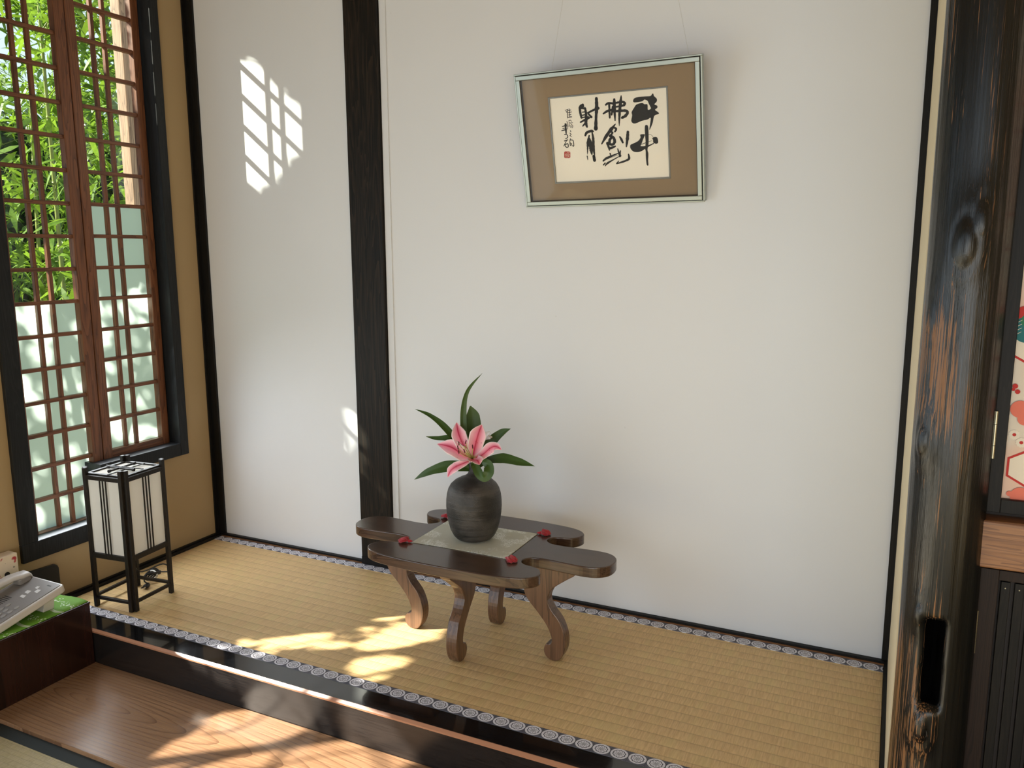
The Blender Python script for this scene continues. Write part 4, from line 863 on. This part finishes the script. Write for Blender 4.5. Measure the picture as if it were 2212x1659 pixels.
def leafmat(name, c1, c2, tl):
    w = N(name); p = w.pos('world'); k = w.noise(p, 9, 3); oi = w.noise(p, 55, 1)
    col = w.mix(w.smooth(w.m('ADD', w.m('MULTIPLY', k, .6), w.m('MULTIPLY', oi, .4)), .35, .65), c1, c2)
    w.set(color=col, rough=.4); t = w.n('ShaderNodeBsdfTranslucent'); w.put(t.inputs[0], w.mix(.35, col, tl)); mx = w.n('ShaderNodeMixShader'); mx.inputs[0].default_value = .45
    w.t.links.new(w.b.outputs[0], mx.inputs[1]); w.t.links.new(t.outputs[0], mx.inputs[2]); w.t.links.new(mx.outputs[0], w.out.inputs[0]); return w.mat
M['bamboo'] = leafmat('bamboo_leaf', sR(72, 106, 26), sR(120, 152, 48), sR(150, 180, 60))
M['shrub'] = leafmat('camellia_leaf', sR(40, 66, 24), sR(72, 104, 40), sR(110, 140, 50))
M['culm'] = wood('bamboo_culm', sR(138, 150, 70), sR(108, 116, 60), 2, .4)
M['bark'] = wood('brown_bark', sR(92, 72, 54), sR(58, 44, 34), 2, .8)
struct(boxo('ground', wallmat('garden_soil', sR(120, 112, 84), sR(96, 100, 60)), -14, -.1, -10, 12, -.42, -.40)).name = 'floor.002'
# bamboos seen through the window
bspots = [(-.95, .62, 3.4), (-1.25, 1.15, 3.8), (-1.5, .45, 3.9), (-1.9, 1.55, 4.2), (-2.3, .85, 4.3), (-2.7, 1.9, 4.6), (-3.3, 1.3, 4.8), (-1.7, .95, 4.0), (-3.0, .5, 4.6), (-3.9, 2.3, 5.0)]
names = ['nearest the sash corner', 'second nearest behind the higher sash', 'behind the lower sash', 'tall one behind the higher sash', 'slender one behind the lower sash', 'further back behind the higher sash', 'far one between both sashes', 'middle one between both sashes', 'far one behind the lower sash', 'farthest one at the garden end']
for i, (x, y, h) in enumerate(bspots):
    b = thing('bamboo', (x, y, -.4), 'green leafy bamboo outside the window, ' + names[i], 'bamboo', 'bamboos in the garden')
    rr = random.Random(20+i); lean = (rr.uniform(-.25, .25), rr.uniform(-.2, .2)); cu_ = MB(); pts = []; rad = []
    for k in range(25): t = k/24; pts.append((x+lean[0]*t*t, y+lean[1]*t*t, -.4+h*t)); rad.append(lerp(.016, .004, t))
    cu_.tube(pts, rad, 8)
    for k in range(2, 24, 2): cu_.tube([Vector(pts[k])-Vector((0, 0, .006)), Vector(pts[k])+Vector((0, 0, .006))], rad[k]*1.18, 8)
    tw = cu_; cl = []
    for k in range(34):
        t = rr.uniform(.16, .98); q = Vector((x+lean[0]*t*t, y+lean[1]*t*t, -.4+h*t)); a = rr.uniform(0, 2*pi); Ld = rr.uniform(.25, .6)
        e = q + Vector((cos(a)*Ld, sin(a)*Ld, rr.uniform(-.05, .3))); md = q.lerp(e, .5)+Vector((0, 0, .06)); tw.tube([q, md, e], [.003, .002, .001], 4)
        cl += [md, e, e.lerp(md, .5)]
    cu_.build('culm', M['culm'], b, smooth=True)
    def gen(r, cl=cl):
        c = r.choice(cl) + Vector((r.gauss(0, .09), r.gauss(0, .09), r.gauss(-.03, .08)))
        if c.x > -.35 or c.y < .18: return None
        return c
    leafgrid('foliage', 1300, gen, .15, M['bamboo'], b, seed=50+i, reject=False, droop=.5, wr_=.17)
# clipped hedge behind
hd = thing('hedge', (-5.2, 3, -.4), 'dense dark green hedge closing the garden behind the bamboos', 'hedge')
MB().box(-5.6, -5.1, -3, 9, -.4, 2.4).build('branches', plain('hedge_core', sR(34, 50, 22), .9), hd)
leafgrid('foliage', 7000, lambda r: Vector((-5.0+r.gauss(0, .12), r.uniform(-1, 7), r.uniform(-.4, 2.7))), .16, M['shrub'], hd, seed=99, reject=False, wr_=.4)
# veranda post outside the higher sash
vp_ = MB().box(-.66, -.60, .196, .256, -.4, 2.9).build('veranda_post', M['outpost'], bevel=.004); prop(vp_, 'pale weathered timber post outside, seen through the higher sash', 'post')
# a shrub and a young tree that dapple the sunlight
def slab(r, a0, a1, b0, b1, s0, s1, test):
    a, b = r.uniform(a0, a1), r.uniform(b0, b1)
    if not test(a, b): return None
    s = r.uniform(s0, s1); return Vector((-s, a-.75*s, b+.82*s))
t1 = thing('garden_tree', (-1.1, -2.7, -.4), 'leafy young tree outside the garden opening that dapples the sunlight', 'tree')
zone = lambda a, b: (a > -1.27-.915*b or b > 1.12 or (b < .70 and a > -1.95-.915*b)) and not (b > 1.12 and a < -2.85)
leafgrid('foliage', 26000, lambda r: slab(r, -2.9, -1.05, -.15, 2.15, .45, 1.0, zone), .085, M['shrub'], t1, seed=5, wr_=.42, droop=.1)
br = MB()
def branch(pts, r0, r1, s, sc=3.16, ox=200, oy=1300):
    P = []
    for (u, v) in pts:
        q = at(ox+u/sc, oy+v/sc, 2, -.113); a, b = toplane(q); P.append(Vector((-s, a-.75*s, b+.82*s)))
    C = catmull(P, 5); br.tube(C, [lerp(r0, r1, k/(len(C)-1)) for k in range(len(C))], 7)
branch([(300, 1180), (560, 1075), (900, 1030), (1250, 960), (1600, 820)], .006, .004, .8)
branch([(1050, 1300), (1200, 1130), (1400, 950), (1600, 760), (1750, 560)], .009, .005, .9)
branch([(850, 1300), (1300, 1110), (1700, 1030), (2050, 1000)], .005, .003, .85)
branch([(760, 900), (950, 880), (1150, 790), (1300, 640)], .005, .003, .8)
branch([(2000, 1150), (1900, 950), (1800, 760), (1680, 560)], .007, .004, .85)
branch([(500, 1300), (900, 1160), (1150, 1160)], .006, .004, .95)
br.tube([(-1.1, -2.7, -.4), (-1.08, -2.66, .6), (-1.0, -2.55, 1.6), (-.95, -2.4, 2.8)], [.035, .03, .022, .012], 10)
for a, b in (((-1.08, -2.66, .6), (-.9, -2.0, 1.6)), ((-1.0, -2.55, 1.6), (-1.1, -2.0, 2.7)), ((-1.0, -2.55, 1.6), (-.8, -2.8, .75))): br.tube([a, Vector(a).lerp(Vector(b), .5)+Vector((0, 0, .05)), b], [.014, .010, .004], 7)
br.build('branches', M['bark'], t1, smooth=True)
t2 = thing('garden_shrub', (-1.0, -1.25, -.4), 'leafy shrub close outside the window that shades its frosted panes', 'shrub')
zone2 = lambda a, b: b > 1.0 or random.random() < .45
leafgrid('foliage', 5200, lambda r: slab(r, -.95, -.10, .15, 2.35, .7, 1.25, lambda a, b: b > 1.02), .09, M['shrub'], t2, seed=6, wr_=.42, droop=.1)
b2 = MB()
for a, b in (((-1.0, -1.25, -.4), (-.95, -1.2, 1.2)), ((-.95, -1.2, 1.2), (-.9, -1.3, 2.3)), ((-.97, -1.22, .7), (-.95, -.85, 1.7))): b2.tube([a, Vector(a).lerp(Vector(b), .5)+Vector((.02, .02, 0)), b], [.016, .012, .006], 7)
b2.build('branches', M['bark'], t2, smooth=True)

t3 = thing('garden_tree', (-2.6, -3.1, -.4), 'taller thin tree further out whose leaves dapple the frosted panes', 'tree')
leafgrid('foliage', 430, lambda r: slab(r, -.95, -.10, .15, 1.05, 2.1, 3.0, lambda a, b: True), .12, M['shrub'], t3, seed=12, wr_=.42, droop=.1)
b3 = MB(); b3.tube([(-2.6, -3.1, -.4), (-2.62, -3.05, 1.0), (-2.55, -2.6, 2.0), (-2.5, -2.35, 3.3)], [.05, .042, .03, .012], 10)
for e in ((-2.2, -2.0, 2.3), (-2.9, -2.5, 2.9), (-2.4, -2.3, 3.2)): b3.tube([(-2.55, -2.6, 2.0), Vector((-2.55, -2.6, 2.0)).lerp(Vector(e), .5)+Vector((0, 0, .06)), e], [.02, .012, .005], 7)
b3.build('branches', M['bark'], t3, smooth=True)
